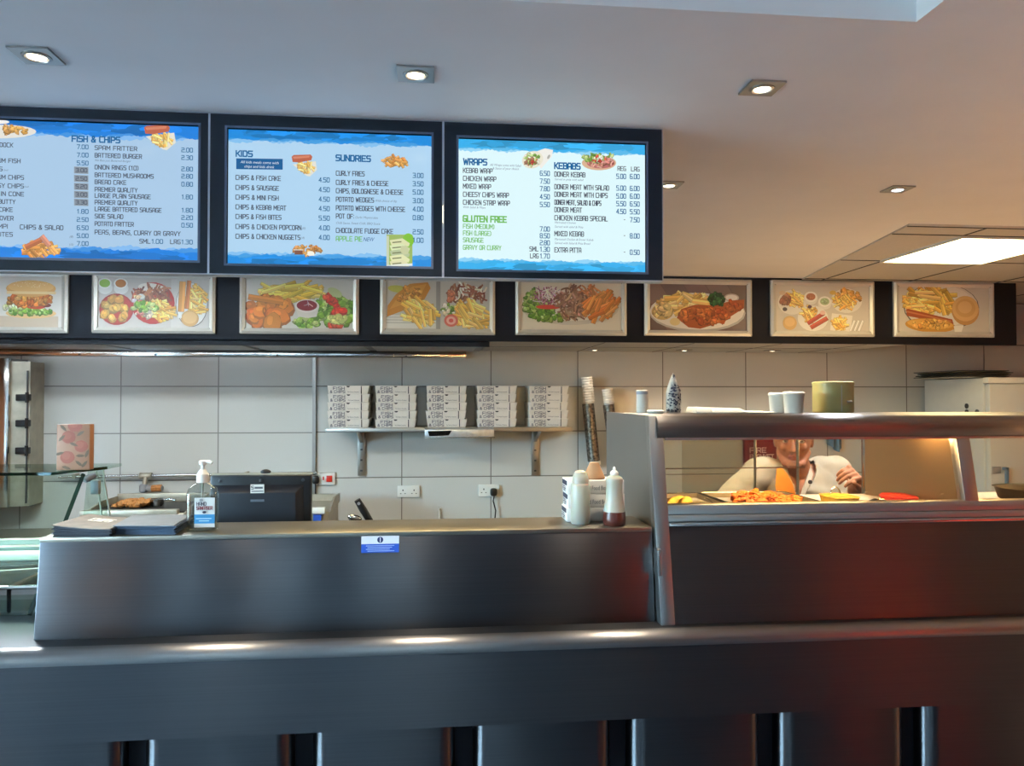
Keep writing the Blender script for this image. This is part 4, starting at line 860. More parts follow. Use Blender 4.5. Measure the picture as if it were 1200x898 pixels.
# ------------------------------------------------------------------ kitchen benches against the back wall
kb = thing('kitchen_bench', 'long steel kitchen bench along the tiled back wall', 'bench', (0, 5.1, 0))
build('worktop', MB().box(-3.6, 3.5, 4.62, 5.57, .67, .70), 'worn_steel', kb, bevel=.003)
build('front', MB().box(-3.6, 3.5, 4.68, 4.70, .1, .67), 'satin_steel', kb)
build('undershelf', MB().box(-3.6, 3.5, 4.70, 5.55, .3, .32), 'satin_steel', kb)
for x in (-3.55, -1.8, 0, 1.75, 3.45): build('leg', MB().box(x-.02, x+.02, 4.72, 5.5, 0, .3), 'satin_steel', kb)
# griddle with frying bits
gx0, gx1 = X(100, 4.75), X(218, 4.75); gz0, gz1 = .876, Z(150, 578, 4.9)
gr = thing('griddle', 'old steel griddle with fried bits, in front of the tiles at left', 'griddle', ((gx0+gx1)/2, 4.95, .7005))
build('body', MB().box(gx0, gx1, 4.72, 5.25, .7005, .91), 'worn_steel', gr, bevel=.006)
build('front_lip', MB().box(gx0-.005, gx1-.03, 4.70, 4.75, .895, .936), 'worn_steel', gr, bevel=.004)
build('back_guard', MB().box(gx0, gx1, 5.22, 5.25, .905, Z(170, 578, 5.25)), 'worn_steel', gr, bevel=.004)
for x in (gx0, gx1): build('side_guard', MB().add([(x-.006, 4.72, .905), (x-.006, 5.24, .905), (x-.006, 5.24, .955), (x-.006, 4.98, .955), (x+.006, 4.72, .905), (x+.006, 5.24, .905), (x+.006, 5.24, .955), (x+.006, 4.98, .955)], [(0, 1, 2, 3), (7, 6, 5, 4), (0, 4, 5, 1), (1, 5, 6, 2), (2, 6, 7, 3), (3, 7, 4, 0)]), 'worn_steel', gr)
build('hot_plate', MB().box(gx0+.01, gx1-.01, 4.76, 5.21, .91, .917), 'oven_iron', gr)
fm = MB(); rr = random.Random(5)
for k in range(110): fm.blob((X(rr.uniform(142, 178), 5.0), rr.uniform(4.9, 5.12), .936+rr.uniform(-.004, .012)), (.019, .018, .012), 8, 5, k, .35)
o = build('fried_bits', fm, 'gold_bits'); tag(o, 'heap of golden fried bits on the griddle', 'food', kind='stuff')
p = at(184, 591, 5.0)
jr = thing('sauce_pot', 'small steel pot on the griddle beside the fried bits', 'pot', (p.x, 5.0, .918))
build('pot', MB().lathe((p.x, 5.0, .918), [(.03, 0), (.038, .012), (.04, .045), (.036, .046), (.034, .01), (0, .008)], 20), 'bright_steel', jr)
build('handle', MB().tube([(p.x+.036, 5.0, .955), (p.x+.075, 5.0, .961), (p.x+.115, 4.99, .955)], .006), 'bright_steel', jr)
# second griddle end seen right of the till screen
hx0, hx1 = X(352, 4.75), X(389, 4.75)
g2 = thing('fryer_range', 'steel fryer end with a splash guard, just right of the till screen', 'fryer', ((hx0+hx1)/2, 4.95, .7005))
build('body', MB().box(hx0-.6, hx1-.02, 4.75, 5.25, .7005, .905), 'worn_steel', g2, bevel=.005)
build('front_lip', MB().box(hx0-.6, hx1-.035, 4.72, 4.76, .895, .934), 'white_plastic', g2, bevel=.004)
build('side_guard', MB().prism([(4.75, .90), (5.25, .90), (5.25, .955), (4.98, .965)], hx1-.02, hx1-.008), 'worn_steel', g2)
build('back_guard', MB().box(hx0-.6, hx1-.01, 5.235, 5.25, .90, .95), 'worn_steel', g2)
build('control_panel', MB().box(X(368, 4.72), X(377, 4.72), 4.713, 4.752, .835, .888), 'notice_blue', g2)
# gas pipe with valve on the wall
pz = Z(250, 557, 5.52)
gp = thing('gas_pipe', 'chromed pipe running along the tiles with a brass valve', 'pipe', (X(172, 5.53), 5.53, pz))
build('pipe', MB().tube([(X(70, 5.53), 5.53, pz-.004), (X(372, 5.53), 5.53, pz+.006)], .011, 12), 'bright_steel', gp)
xx = X(172, 5.53)
build('tee_joint', MB().tube([(xx-.04, 5.53, pz), (xx+.04, 5.53, pz)], .019, 14).tube([(xx, 5.53, pz), (xx-.005, 5.52, pz-.06)], .016, 12).tube([(xx-.04, 5.53, pz), (xx-.028, 5.53, pz)], .024, 6).tube([(xx+.028, 5.53, pz), (xx+.04, 5.53, pz)], .024, 6), 'worn_steel', gp)
build('valve_body', MB().lathe((xx-.012, 5.52, pz-.085), [(.018, -.03), (.028, -.02), (.028, .02), (.018, .03)], 16).tube([(xx, 5.52, pz-.085), (xx+.12, 5.50, pz-.085)], .019, 14), 'grey_plastic', gp)
build('valve_handle', MB().tube([(xx+.05, 5.50, pz-.085), (xx+.115, 5.50, pz-.083)], .024, 8), 'gold_bits', gp)
for px in (90, 290): build('pipe_clip', MB().box(X(px, 5.55)-.01, X(px, 5.55)+.01, 5.515, 5.585, pz-.016, pz+.018), 'worn_steel', gp)
# tall steel cupboard on the wall, far left
cx1 = X(9, 5.33); cx2 = X(28, 5.5)
wc = thing('wall_cupboard', 'shallow steel wall cupboard with black hinges at the far left', 'cupboard', (cx1-.3, 5.585, .875))
zc0, zc1 = .876, Z(8, 420, 5.36)
build('body', MB().box(cx1-.7, cx1, 5.36, 5.584, zc0, zc1), 'satin_steel', wc, bevel=.004)
build('side_panel', MB().hexa([(cx1, 5.37, zc0), (cx1+.105, 5.40, zc0), (cx1+.105, 5.584, zc0), (cx1, 5.584, zc0)], [(cx1, 5.37, zc1-.02), (cx1+.105, 5.40, zc1-.02), (cx1+.105, 5.584, zc1-.02), (cx1, 5.584, zc1-.02)]), 'worn_steel', wc)
build('door', MB().box(cx1-.69, cx1-.055, 5.34, 5.36, zc0+.01, zc1-.01), 'hood_steel', wc, bevel=.003)
build('door_frame', MB().box(cx1-.05, cx1+.006, 5.33, 5.365, zc0, zc1), 'bright_steel', wc, bevel=.003)
for py in (466, 496, 528):
    z = Z(20, py, 5.40); hg = build('hinge', MB().box(cx1+.035, cx1+.115, 5.355, 5.40, z-.022, z+.022), 'black_plastic', wc, bevel=.005)
    build('pin', MB().tube([(cx1+.105, 5.36, z-.034), (cx1+.105, 5.36, z+.034)], .011), 'black_plastic', hg)
build('hinge_rod', MB().tube([(cx1+.095, 5.385, zc0+.02), (cx1+.095, 5.385, zc1-.08)], .006), 'hood_steel', wc)

# ------------------------------------------------------------------ sockets and cables
def socket(px0, px1, py0, py1, label, kind):
    x0, x1 = X(px0, 5.58), X(px1, 5.58); z1, z0 = Z((px0+px1)/2, py0, 5.58), Z((px0+px1)/2, py1, 5.58); yw = 5.6
    t = thing('wall_socket', label, 'socket', ((x0+x1)/2, yw, (z0+z1)/2))
    build('plate', MB().box(x0, x1, yw-.022, yw, z0, z1), 'white_plastic', t, bevel=.004); w = x1-x0; h_ = z1-z0
    for k in (0, 1):
        c = x0 + w*(.25+.5*k)
        if kind == 'switched':
            if k == 1: build('switch', MB().box(c-.02, c+.02, yw-.028, yw-.02, z0+h_*.25, z0+h_*.75), 'red_plastic', t, bevel=.002)
            else: build('switch', MB().box(x0+w*.46, x0+w*.52, yw-.028, yw-.02, z0+h_*.4, z0+h_*.68), 'red_plastic', t, bevel=.002)
        else:
            hs = MB().box(c-.004, c+.004, yw-.0235, yw-.02, z0+h_*.55, z0+h_*.68).box(c-.02, c-.011, yw-.0235, yw-.02, z0+h_*.3, z0+h_*.36).box(c+.011, c+.02, yw-.0235, yw-.02, z0+h_*.3, z0+h_*.36)
            build('socket_holes', hs, 'black_plastic', t)
            build('switch', MB().box(c-.008+.03, c+.008+.03, yw-.026, yw-.02, z0+h_*.6, z0+h_*.8), 'white_plastic', t, bevel=.001)
    return t, x0, x1, z0, z1
s1, a, b, z0, z1 = socket(366.5, 393, 554, 568.5, 'white double socket with red switches, right of the till screen', 'switched')
def plug(cx, cz, label, pts):
    t = thing('power_plug', label, 'plug', (cx, 5.577, cz))
    build('plug_body', MB().loft((0, 0, 0), [(0, .02, .024, 3), (.018, .026, .03, 3), (.03, .022, .026, 3), (.034, .012, .016, 2.5)], 20), 'black_plastic', t, local=True)
    t.children[0].rotation_euler = (RAD(90), 0, 0)
    build('cable', MB().tube(pts, .005, 8), 'black_plastic', t)
plug(a+(b-a)*.16, (z0+z1)/2-.005, 'black plug in the red-switched double socket', [(a+(b-a)*.16, 5.56, z0+.015), (a+(b-a)*.16, 5.56, z0-.06), (a+(b-a)*.155, 5.57, .71)])
s2 = socket(466, 492, 569.5, 583, 'white double socket with nothing plugged in, middle of the wall', 'plain')
s3, a, b, z0, z1 = socket(561, 585, 568, 582, 'white double socket with a black plug and lead hanging down', 'plain')
plug(a+(b-a)*.72, (z0+z1)/2-.01, 'black plug with a hanging lead in the socket under the shelf', [(a+(b-a)*.75, 5.56, z0+.01), (a+(b-a)*.70, 5.56, z0-.03), (a+(b-a)*.82, 5.56, z0-.1), (a+(b-a)*.78, 5.56, .71)])
wx = X(515, 5.56); tag(build('white_cable', MB().tube([(wx, 5.58, .701), (wx+.003, 5.583, .74), (wx, 5.588, .78), (wx+.006, 5.592, .80)], .008), 'white_plastic', loc=(wx, 5.58, .701)), 'short white cable end rising up the tiles behind the counter', 'cable')

# ------------------------------------------------------------------ shelf with takeaway boxes
sx0, sx1 = X(381.5, 5.25), X(671, 5.25); sz = Z(520, 501, 5.28)
sh = thing('wall_shelf', 'steel wall shelf on two slotted brackets carrying food boxes', 'shelf', ((sx0+sx1)/2, 5.59, sz))
build('board', MB().box(sx0, sx1, 5.26, 5.598, sz-.006, sz).box(sx0, sx1, 5.26, 5.266, sz-.030, sz-.006), 'satin_steel', sh, bevel=.0015)
for px in (424, 627):
    x = X(px, 5.59); zb = Z(px, 557.5, 5.59); bk = MB().box(x-.027, x+.027, 5.583, 5.598, zb, sz-.006).prism([(5.58, sz-.03), (5.58, sz-.12), (5.32, sz-.03)], x-.012, x+.012)
    br = build('bracket', bk, 'satin_steel', sh, bevel=.0015)
    for k in range(4):
        z = zb + .03 + k*.075; build('slot', MB().box(x-.008, x+.008, 5.5815, 5.5835, z, z+.012), 'hood_steel', br)
BW, BD, BH = .277, .28, .0565
def box_proto():
    t = thing('food_box', 'white fish and chips box', 'food box', (0, 0, 0))
    tp, bt = .0, .007
    def tap(z): return tp + (bt-tp)*(1-z/BH)
    m = MB(); w = BW*.80
    m.hexa([(0+bt, -BD+bt, 0), (w, -BD+bt, 0), (w, -bt, 0), (bt, -bt, 0)], [(0, -BD, BH-.003), (w, -BD, BH-.003), (w, 0, BH-.003), (0, 0, BH-.003)])
    build('tray', m, 'white_card', t, smooth=False)
    e = MB().hexa([(w+.006, -BD+bt+.004, 0), (BW-bt*1.6, -BD+bt+.012, 0), (BW-bt*1.6, -bt, 0), (w+.006, -bt, 0)], [(w+.006, -BD+.003, BH-.003), (BW, -BD+.006, BH-.003), (BW, 0, BH-.003), (w+.006, 0, BH-.003)])
    build('end_flap', e, 'white_card', t, smooth=False)
    build('flap_gap', MB().box(w-.001, w+.007, -BD+.012, -.01, .002, BH-.004), 'print_ink', t)
    build('lid', MB().box(-.002, BW+.002, -BD-.002, 0, BH-.003, BH), 'white_card', t, bevel=.001)
    a = Vector((0, -BD-.0004, 0)); V = Vector((0, -(bt)/BH*-0.0, 1)).normalized()
    nch = [([(w*.62+.012*math.cos(math.pi+math.pi*k/10), BH-.0025+.0095*math.sin(math.pi+math.pi*k/10)) for k in range(11)], (46, 44, 50))]
    pl = list(nch)
    pl += [([(w*.17+u, BH*.50+v) for u, v in q], (62, 64, 92)) for q in stroke('FISH', .019, .075, thick=.17)]
    pl += [([(w*.08+u, BH*.12+v) for u, v in q], (62, 64, 92)) for q in stroke('& CHIPS', .016, .098, thick=.17)]
    pl += [([(w*.60+u, BH*.18+v) for u, v in q], (70, 70, 84)) for q in font_polys("The Nation's Favourite", .0085, w*.34)]
    flat('print', pl, a, Vector((1, 0, 0)), Vector((0, 0, 1)), Vector((0, -1, 0)), t, 'poster_print', dz=0)
    return t
bp = box_proto(); first = True
ORD = ['bottom', 'second from the bottom', 'middle', 'second from the top', 'top']; STK = ['leftmost stack', 'second stack from the left', 'middle stack', 'second stack from the right', 'rightmost stack']
STX = [383.5, 440, 499.5, 559.5, 620.5]
for i, px in enumerate(STX):
    rj = random.Random(i)
    for k in range(5):
        o = bp if first else copy_tree(bp); first = False
        o.location = (X(px, 5.28) + rj.uniform(-.004, .004), 5.575 + rj.uniform(-.004, .004), sz + .0005 + k*(BH+.0006)); o['label'] = 'white fish and chips box, %s of the %s' % (ORD[k], STK[i]); o['group'] = 'food boxes on the wall shelf'
# foil cutter under the shelf
fx0, fx1 = X(498, 5.2), X(579, 5.2)
fo = thing('foil_dispenser', 'shiny foil roll dispenser hooked under the shelf edge', 'dispenser', ((fx0+fx1)/2, 5.22, sz))
build('casing', MB().prism([(5.20, sz-.065), (5.258, sz-.065), (5.258, sz-.002), (5.20, sz-.012)], fx0, fx1), 'foil', fo, bevel=.002)
build('tear_bar', MB().box(fx0-.004, fx1+.004, 5.194, 5.202, sz-.070, sz-.060), 'bright_steel', fo)
build('foil_sheet', MB().hexa([(fx0+.03, 5.197, sz-.056), (fx0+.16, 5.197, sz-.050), (fx0+.16, 5.199, sz-.050), (fx0+.03, 5.199, sz-.056)], [(fx0+.02, 5.192, sz-.022), (fx0+.18, 5.192, sz-.018), (fx0+.18, 5.1985, sz-.018), (fx0+.02, 5.1985, sz-.022)]), 'bright_steel', fo)

# ------------------------------------------------------------------ cup dispensers on the wall
def cups(pts, r, ncup, lab, cuplab):
    a, b, c = [at(px, py, 5.5) for px, py in pts]      # top of cups, top of tube, bottom of tube
    ax = (a-c).normalized(); L_ = (b-c).length
    t = thing('cup_dispenser', lab, 'cup dispenser', tuple(c))
    build('tube', MB().lathe(c, [(r, 0), (r, L_), (r-.004, L_), (r-.004, .01), (0, .01)], 24, axis=ax), 'speckled_steel', t)
    build('collar', MB().lathe(c, [(r+.003, -.015), (r+.005, 0), (r+.004, .015)], 24, axis=ax), 'white_plastic', t)
    build('wall_clip', MB().obox(c+ax*L_*.5+Vector((0, .055, 0)), .03, .09, .04), 'satin_steel', t)
    n = (a-b).length; st = n/ncup; proto = None; r *= .92
    for k in range(ncup):
        m = MB().lathe((0, 0, 0), [(r*.66, -.075), (r*.93, -.002), (r*1.03, 0), (r*1.05, .006), (r*1.0, .010), (r*.955, .006), (r*.70, -.070), (0, -.070)], 24, axis=ax)
        if proto is None: o = proto = build('paper_cup', m, 'white_card', loc=(0, 0, 0))
        else: o = proto.copy(); C.objects.link(o)
        o.location = b + ax*(st*(k+.7)); tag(o, cuplab, 'cup', lab.split(' of')[0].replace('tall', 'stacked cups in the tall').replace('short', 'stacked cups in the short'))
cups([(686, 443, ), (690.5, 473), (696, 543)], .044, 10, 'tall shiny cup dispenser tube of white cups, beside the shelf', 'white paper cup in the stack on the tall cup tube beside the shelf')
cups([(710.5, 457), (714, 474), (722, 540)], .042, 6, 'short looking cup tube of white cups, partly behind the cabinet side', 'white paper cup in the stack on the cup tube behind the cabinet side')

# ------------------------------------------------------------------ things on the raised counter
CT = 1.243
# two piles of menu leaflets
def leaflets(corners, n, cover, edge, toplab, pilelab, group, writing, dz=.0022, lift=.0):
    base = [on(px, py, CT) for px, py in corners]      # front-left, front-right, back-right, back-left on the counter plane
    cx = sum(p.x for p in base)/4; cy = sum(p.y for p in base)/4; rr = random.Random(n)
    for k in range(n):
        z = CT + .0004 + k*dz; dx, dy = rr.uniform(-.004, .004), rr.uniform(-.003, .003)
        top = k == n-1; m = MB(); q = [Vector((p.x+dx, p.y+dy, z)) for p in base]
        ns = 6; vv = []
        for i in range(ns+1):
            f = i/ns; a_ = q[0].lerp(q[1], f); b_ = q[3].lerp(q[2], f); curl = lift*(k/n)*((1-f)**2)
            for p in (a_, b_): vv += [p+Vector((0, 0, curl)), p+Vector((0, 0, curl+dz*.86))]
        fs = []
        for i in range(ns):
            o = i*4; fs += [(o, o+4, o+6, o+2), (o+1, o+3, o+7, o+5), (o, o+1, o+5, o+4), (o+2, o+6, o+7, o+3)]
        fs += [(0, 2, 3, 1), (ns*4, ns*4+1, ns*4+3, ns*4+2)]
        m.add(vv, fs); loc = (cx+dx, cy+dy, z)
        o = build('menu_leaflet', m, cover if top else edge, loc=loc)
        tag(o, toplab if top else pilelab, 'leaflet', group)
        if top:
            U = (q[1]-q[0]).normalized(); V = (q[3]-q[0]).normalized(); w = (q[1]-q[0]).length; hgt = (q[3]-q[0]).length
            pl = []
            for tx, fx, fy, fw, fh in writing: pl += [([(w*fx+u, hgt*fy+v) for u, v in p_], (226, 220, 206)) for p_ in stroke(tx, hgt*fh, w*fw, thick=.2)]
            if pl:
                zc = lambda u: lift*((1-min(1, max(0, u/w)))**2)
                ob = flat('cover_print', pl, q[0]+Vector((0, 0, dz*.86+.0006)), U, V, Vector((0, 0, 1)), o, 'poster_print', dz=0)
                for v_ in ob.data.vertices: v_.co.z += zc((v_.co + Vector(loc) - q[0]).dot(U))
leaflets([(134, 627), (205, 627), (226, 613), (158, 613)], 11, 'grey_cover', 'blue_edge', 'grey menu leaflet on top of the right-hand pile beside the sanitiser bottle', 'dark blue edged menu leaflet inside the right-hand pile by the sanitiser', 'menu leaflets in the right-hand pile', [])
leaflets([(62, 629), (130, 629), (160, 615), (106, 615)], 9, 'leaf_cover', 'leaf_edge', 'brown menu leaflet with pale lettering, on top of the left-hand pile', 'dark edged menu leaflet inside the left-hand pile by the glass case', 'menu leaflets in the left-hand pile', [('CHIPS', .30, .52, .36, .2)], lift=.012)
# hand sanitiser
p = on(238.5, 623, CT); bs = 2.13; cx = X(238.5, bs)
hs = thing('sanitiser_bottle', 'clear pump bottle of hand sanitiser with a blue label band', 'bottle', (cx, bs, CT))
build('bottle', MB().loft((cx, bs, CT), [(0, .036, .020, 4), (.004, .0395, .0235, 4), (.095, .040, .024, 4), (.112, .036, .022, 3), (.124, .022, .018, 2.2), (.128, .013, .013, 2), (.136, .013, .013, 2)], 36), 'bottle_clear', hs)
build('gel', MB().loft((cx, bs, CT), [(.004, .036, .020, 4), (.09, .037, .021, 4), (.092, .037, .021, 4)], 36), 'gel', hs)
build('collar', MB().lathe((cx, bs, CT+.128), [(.016, 0), (.016, .022), (.012, .026), (.008, .034)], 20), 'white_plastic', hs)
build('pump', MB().lathe((cx, bs, CT+.16), [(.005, 0), (.005, .014), (.010, .016), (.011, .024), (.007, .027)], 16).tube([(cx, bs, CT+.182), (cx+.018, bs-.006, CT+.184), (cx+.026, bs-.008, CT+.180)], .0042), 'white_plastic', hs)
build('dip_tube', MB().tube([(cx, bs, CT+.13), (cx-.004, bs, CT+.01)], .003), 'milky_plastic', hs)
lw_ = .052; lo_ = Vector((cx-.014, bs-.0247, CT+.012))
pl = [qd(0, 0, lw_, .078, (206, 208, 204)), qd(0, .010, lw_, .034, (48, 128, 176)), qd(.004, .022, lw_-.008, .024, (180, 214, 232)), qd(.012, .016, lw_-.014, .018, (180, 214, 232))]
for tx, y, w, c in (('HAND', .058, .024, (70, 66, 76)), ('SANITISER', .047, .040, (120, 60, 66))): pl += [([(.006+u, y+v) for u, v in q], c) for q in stroke(tx, .008, w, thick=.24)]
pl.append(([(.026+.005*math.cos(k*.4), .040+.0035*math.sin(k*.4)) for k in range(16)], (40, 40, 60))); pl.append(([(.018+.005*math.cos(k*.4), .072+.004*math.sin(k*.4)) for k in range(16)], (130, 134, 136)))
flat('label_print', pl, lo_, Vector((1, 0, 0)), Vector((0, 0, 1)), Vector((0, -1, 0)), hs, 'poster_print', dz=3e-5)
# white bottle and brown sauce bottle
def wb(px, Y): return X(px, Y)
Y1 = 2.135; cx = X(680, Y1)
b1 = thing('squeeze_bottle', 'white squeeze bottle with a domed cap in front of the cartons', 'bottle', (cx, Y1, CT))
build('bottle', MB().lathe((cx, Y1, CT), [(.024, 0), (.027, .004), (.027, .108), (.025, .113), (.022, .115)], 32), 'milky_plastic', b1)
build('cap', MB().lathe((cx, Y1, CT+.113), [(.0235, 0), (.0235, .012), (.021, .022), (.019, .024), (.017, .031), (.010, .036), (.003, .0375)], 28), 'milky_plastic', b1)
Y2 = 2.105; cx = X(719.5, Y2)
b2 = thing('sauce_bottle', 'waisted sauce bottle, pale above and brown sauce in its base', 'bottle', (cx, Y2, CT))
build('bottle', MB().lathe((cx, Y2, CT+.038), [(.0305, 0), (.0285, .012), (.0245, .035), (.0225, .055), (.0225, .075), (.0245, .088), (.022, .094), (.014, .099), (.010, .102)], 32), 'milky_plastic', b2)
build('sauce', MB().lathe((cx, Y2, CT), [(.028, 0), (.031, .004), (.032, .018), (.0305, .038)], 32), 'brown_sauce', b2)
build('nozzle', MB().lathe((cx, Y2, CT+.139), [(.012, 0), (.012, .006), (.008, .011), (.0045, .013), (.0035, .021), (.0015, .023)], 20), 'white_plastic', b2)
# cartons stacked behind the bottles
ky0, ky1 = 2.165, 2.258; kx0, kx1 = X(665, ky0), X(731, ky0); kh = .0385
KL = ['bottom carton', 'middle carton', 'top carton']
for k in range(3):
    z = CT + .0005 + k*(kh+.0008); j = (-.002, .002, 0)[k]
    t = thing('carton', 'flat white printed %s of the three behind the sauce bottles' % KL[k], 'carton', ((kx0+kx1)/2, (ky0+ky1)/2, z), 'cartons behind the sauce bottles')
    build('box', MB().box(kx0+j, kx1+j, ky0, ky1, z, z+kh), 'white_card', t, bevel=.0015)
    build('flap', MB().box(kx0+j-.0012, kx0+j-.0002, ky0+.01, ky1-.01, z+kh*.62, z+kh-.002), 'print_ink', t)
    if k > 0:
        pl = [([(.040+u, .011+v) for u, v in q], (50, 62, 76)) for q in font_polys('Good Food Box', .0125, .075)]
        flat('print', pl, Vector((kx0+j, ky0-.0004, z)), Vector((1, 0, 0)), Vector((0, 0, 1)), Vector((0, -1, 0)), t, 'poster_print', dz=0)
    pl = [([(.012+u, .006+v) for u, v in q], (52, 50, 60)) for q in stroke('FISH', .013, .05, thick=.26)] + [qd(.012, .023, .07, .026, (70, 70, 80))]
    flat('side_print', pl, Vector((kx0+j-.0008, ky1, z)), Vector((0, -1, 0)), Vector((0, 0, 1)), Vector((-1, 0, 0)), t, 'poster_print', dz=0)
zt = CT + .0005 + 3*(kh+.0008); bcx = X(696, 2.21)
tag(build('paper_bowl', MB().lathe((bcx, 2.21, zt), [(.031, 0), (.032, .003), (.020, .030), (.013, .046), (.012, .0465), (0, .0465)], 28), 'brown_card', loc=(bcx, 2.21, zt)), 'upturned brown paper bowl on top of the cartons', 'bowl')

# ------------------------------------------------------------------ till screen behind the counter
mY = 2.40; mx0, mx1 = X(247, mY), X(365, mY); mz1 = Z(306, 557, mY); mz0 = 1.06
mn = thing('till_screen', 'black till screen seen from behind, with a small white sticker', 'till', ((mx0+mx1)/2, mY+.05, .992))
build('casing', MB().box(mx0, mx1, mY, mY+.03, mz0, mz1), 'black_plastic', mn, bevel=.006)
build('back_cover', MB().hexa([(mx0+.03, mY-.026, mz0+.02), (mx1-.04, mY-.026, mz0+.02), (mx1-.02, mY, mz0+.01), (mx0+.012, mY, mz0+.01)], [(mx0+.03, mY-.026, mz1-.05), (mx1-.04, mY-.026, mz1-.05), (mx1-.02, mY, mz1-.028), (mx0+.012, mY, mz1-.028)]), 'charcoal_plastic', mn, bevel=.003)
build('top_edge', MB().box(mx0-.002, mx1+.002, mY+.012, mY+.03, mz1, mz1+.004), 'worn_steel', mn)
vs_ = MB()
for k in range(6): vs_.box(mx0+.11, mx0+.15, mY-.0275, mY-.026, mz0+.10+k*.009, mz0+.103+k*.009)
build('vent', vs_, 'black_plastic', mn)
sw0, sw1 = X(294, mY-.03), X(310, mY-.03); sz1 = Z(302, 568, mY-.03)
build('sticker', MB().box(sw0, sw1, mY-.0275, mY-.0262, sz1-.026, sz1), 'white_plastic', mn)
flat('sticker_print', [([(.003+u, .012+v) for u, v in q], (60, 64, 70)) for q in stroke('S', .009, .006, thick=.24)] + [qd(.012, .013, .036, .019, (90, 94, 100)), qd(.003, .004, .038, .007, (90, 94, 100))], Vector((sw0, mY-.0279, sz1-.026)), Vector((1, 0, 0)), Vector((0, 0, 1)), Vector((0, -1, 0)), mn, 'poster_print', dz=0)
flat('maker_plate', [qd(0, 0, .04, .007, (92, 98, 106))], Vector((sw0, mY-.0266, sz1-.052)), Vector((1, 0, 0)), Vector((0, 0, 1)), Vector((0, -1, 0)), mn, 'poster_print', dz=0)
for fx in (.1, .5, .92): build('screw', MB().lathe((mx0+(mx1-mx0)*fx, mY-.001, mz1-.016), [(.005, 0), (.005, .003), (0, .004)], 10, axis=(0, -1, 0)), 'hood_steel', mn)
build('webcam', MB().blob(((mx0+mx1)/2+.01, mY+.02, mz1+.008), (.016, .01, .008), seed=3, jit=.02), 'black_plastic', mn)
build('stand', MB().box((mx0+mx1)/2-.04, (mx0+mx1)/2+.04, mY+.03, mY+.06, 1.0, mz0+.14).box((mx0+mx1)/2-.09, (mx0+mx1)/2+.09, mY-.05, mY+.14, .993, 1.008), 'black_plastic', mn, bevel=.004)
# utensil pot with a black-handled turner and a ladle
uy = 2.45; ux = X(430, uy)
up = thing('utensil_pot', 'steel utensil pot standing behind the raised counter', 'pot', (ux, uy, .992))
build('pot', MB().lathe((ux, uy, .9925), [(.05, 0), (.052, .13), (.049, .13), (.047, .004), (0, .004)], 28), 'satin_steel', up)
build('rim', MB().lathe((ux, uy, 1.1225), [(.052, -.003), (.0545, 0), (.052, .003), (.049, 0)], 28), 'bright_steel', up)
tn = thing('turner', 'black handled turner leaning left out of the utensil pot', 'turner', (ux+.02, uy, .9975))
h0, h1 = at(433, 610, uy), at(418.5, 586, uy-.01)
dirv = (h1-h0).normalized(); low = h0 - dirv*((h0.z-1.0)/dirv.z)
build('handle', MB().tube([h0-dirv*.03, h0, h0.lerp(h1, .5), h1], [.008, .011, .012, .010], 12), 'black_plastic', tn)
build('shaft', MB().tube([low, h0-dirv*.02], .004), 'bright_steel', tn)
build('hang_hole', MB().lathe(h1-dirv*.012+Vector((0, -.010, 0)), [(.005, 0), (.005, .0015), (0, .0015)], 12, axis=(0, -1, 0)), 'grey_plastic', tn)
ld_ = thing('ladle', 'steel ladle bowl showing above the utensil pot', 'ladle', (ux-.03, uy-.01, .9975)); lb0 = at(416, 607, uy-.02)
build('bowl', MB().blob(lb0, (.022, .016, .010), 16, 8, 2, 0.0, rot=Euler((0, .3, .2)).to_matrix()), 'bright_steel', ld_)
build('handle', MB().tube([lb0+Vector((-.02, 0, .006)), lb0+Vector((-.008, .005, -.02)), (ux-.02, uy, 1.0)], .004), 'bright_steel', ld_)

# ------------------------------------------------------------------ glass salad case at the far left
gz = on(97, 556, Z(97, 556, 2.46)).z
gx1 = X(126, 2.62)
sc_ = thing('salad_case', 'glass salad display case at the left end of the counter', 'display case', (-1.9, 2.5, .992))
build('glass_shelf', MB().slab([(-3.1, 2.44), (gx1-.085, 2.44), (gx1, 2.62), (gx1, 2.74), (-3.1, 2.74)], gz, gz+.009), 'clear_glass', sc_)
build('shelf_edge', MB().box(-3.1, gx1-.085, 2.435, 2.4395, gz, gz+.009).hexa([(gx1-.088, 2.437, gz), (gx1-.084, 2.437, gz), (gx1+.002, 2.62, gz), (gx1-.002, 2.62, gz)], [(gx1-.088, 2.437, gz+.009), (gx1-.084, 2.437, gz+.009), (gx1+.002, 2.62, gz+.009), (gx1-.002, 2.62, gz+.009)]), 'green_edge_glass', sc_)
fb, ft = at(63, 618, 2.30), at(97, 557, 2.46)
build('front_glass', MB().hexa([(-3.1, 2.30-.06, 1.0), (fb.x-.035, 2.30-.06, 1.0), (fb.x-.035, 2.308-.06, 1.0), (-3.1, 2.308-.06, 1.0)], [(-3.1, ft.y, gz), (ft.x, ft.y, gz), (ft.x, ft.y+.008, gz), (-3.1, ft.y+.008, gz)]), 'clear_glass', sc_)
build('glass_edge', MB().tube([(fb.x-.035, 2.244, 1.0), (ft.x, ft.y+.004, gz)], .006, 8), 'green_edge_glass', sc_)
bt_, bb_ = at(120, 556, 2.66), at(130, 610, 2.68)
build('end_pane', MB().hexa([(bt_.x-.003, 2.48, 1.0), (bb_.x, 2.68, 1.0), (bb_.x+.006, 2.68, 1.0), (bt_.x+.003, 2.48, 1.0)], [(bt_.x-.02, 2.60, gz), (bt_.x, 2.66, gz), (bt_.x+.006, 2.66, gz), (bt_.x-.014, 2.60, gz)]), 'clear_glass', sc_)
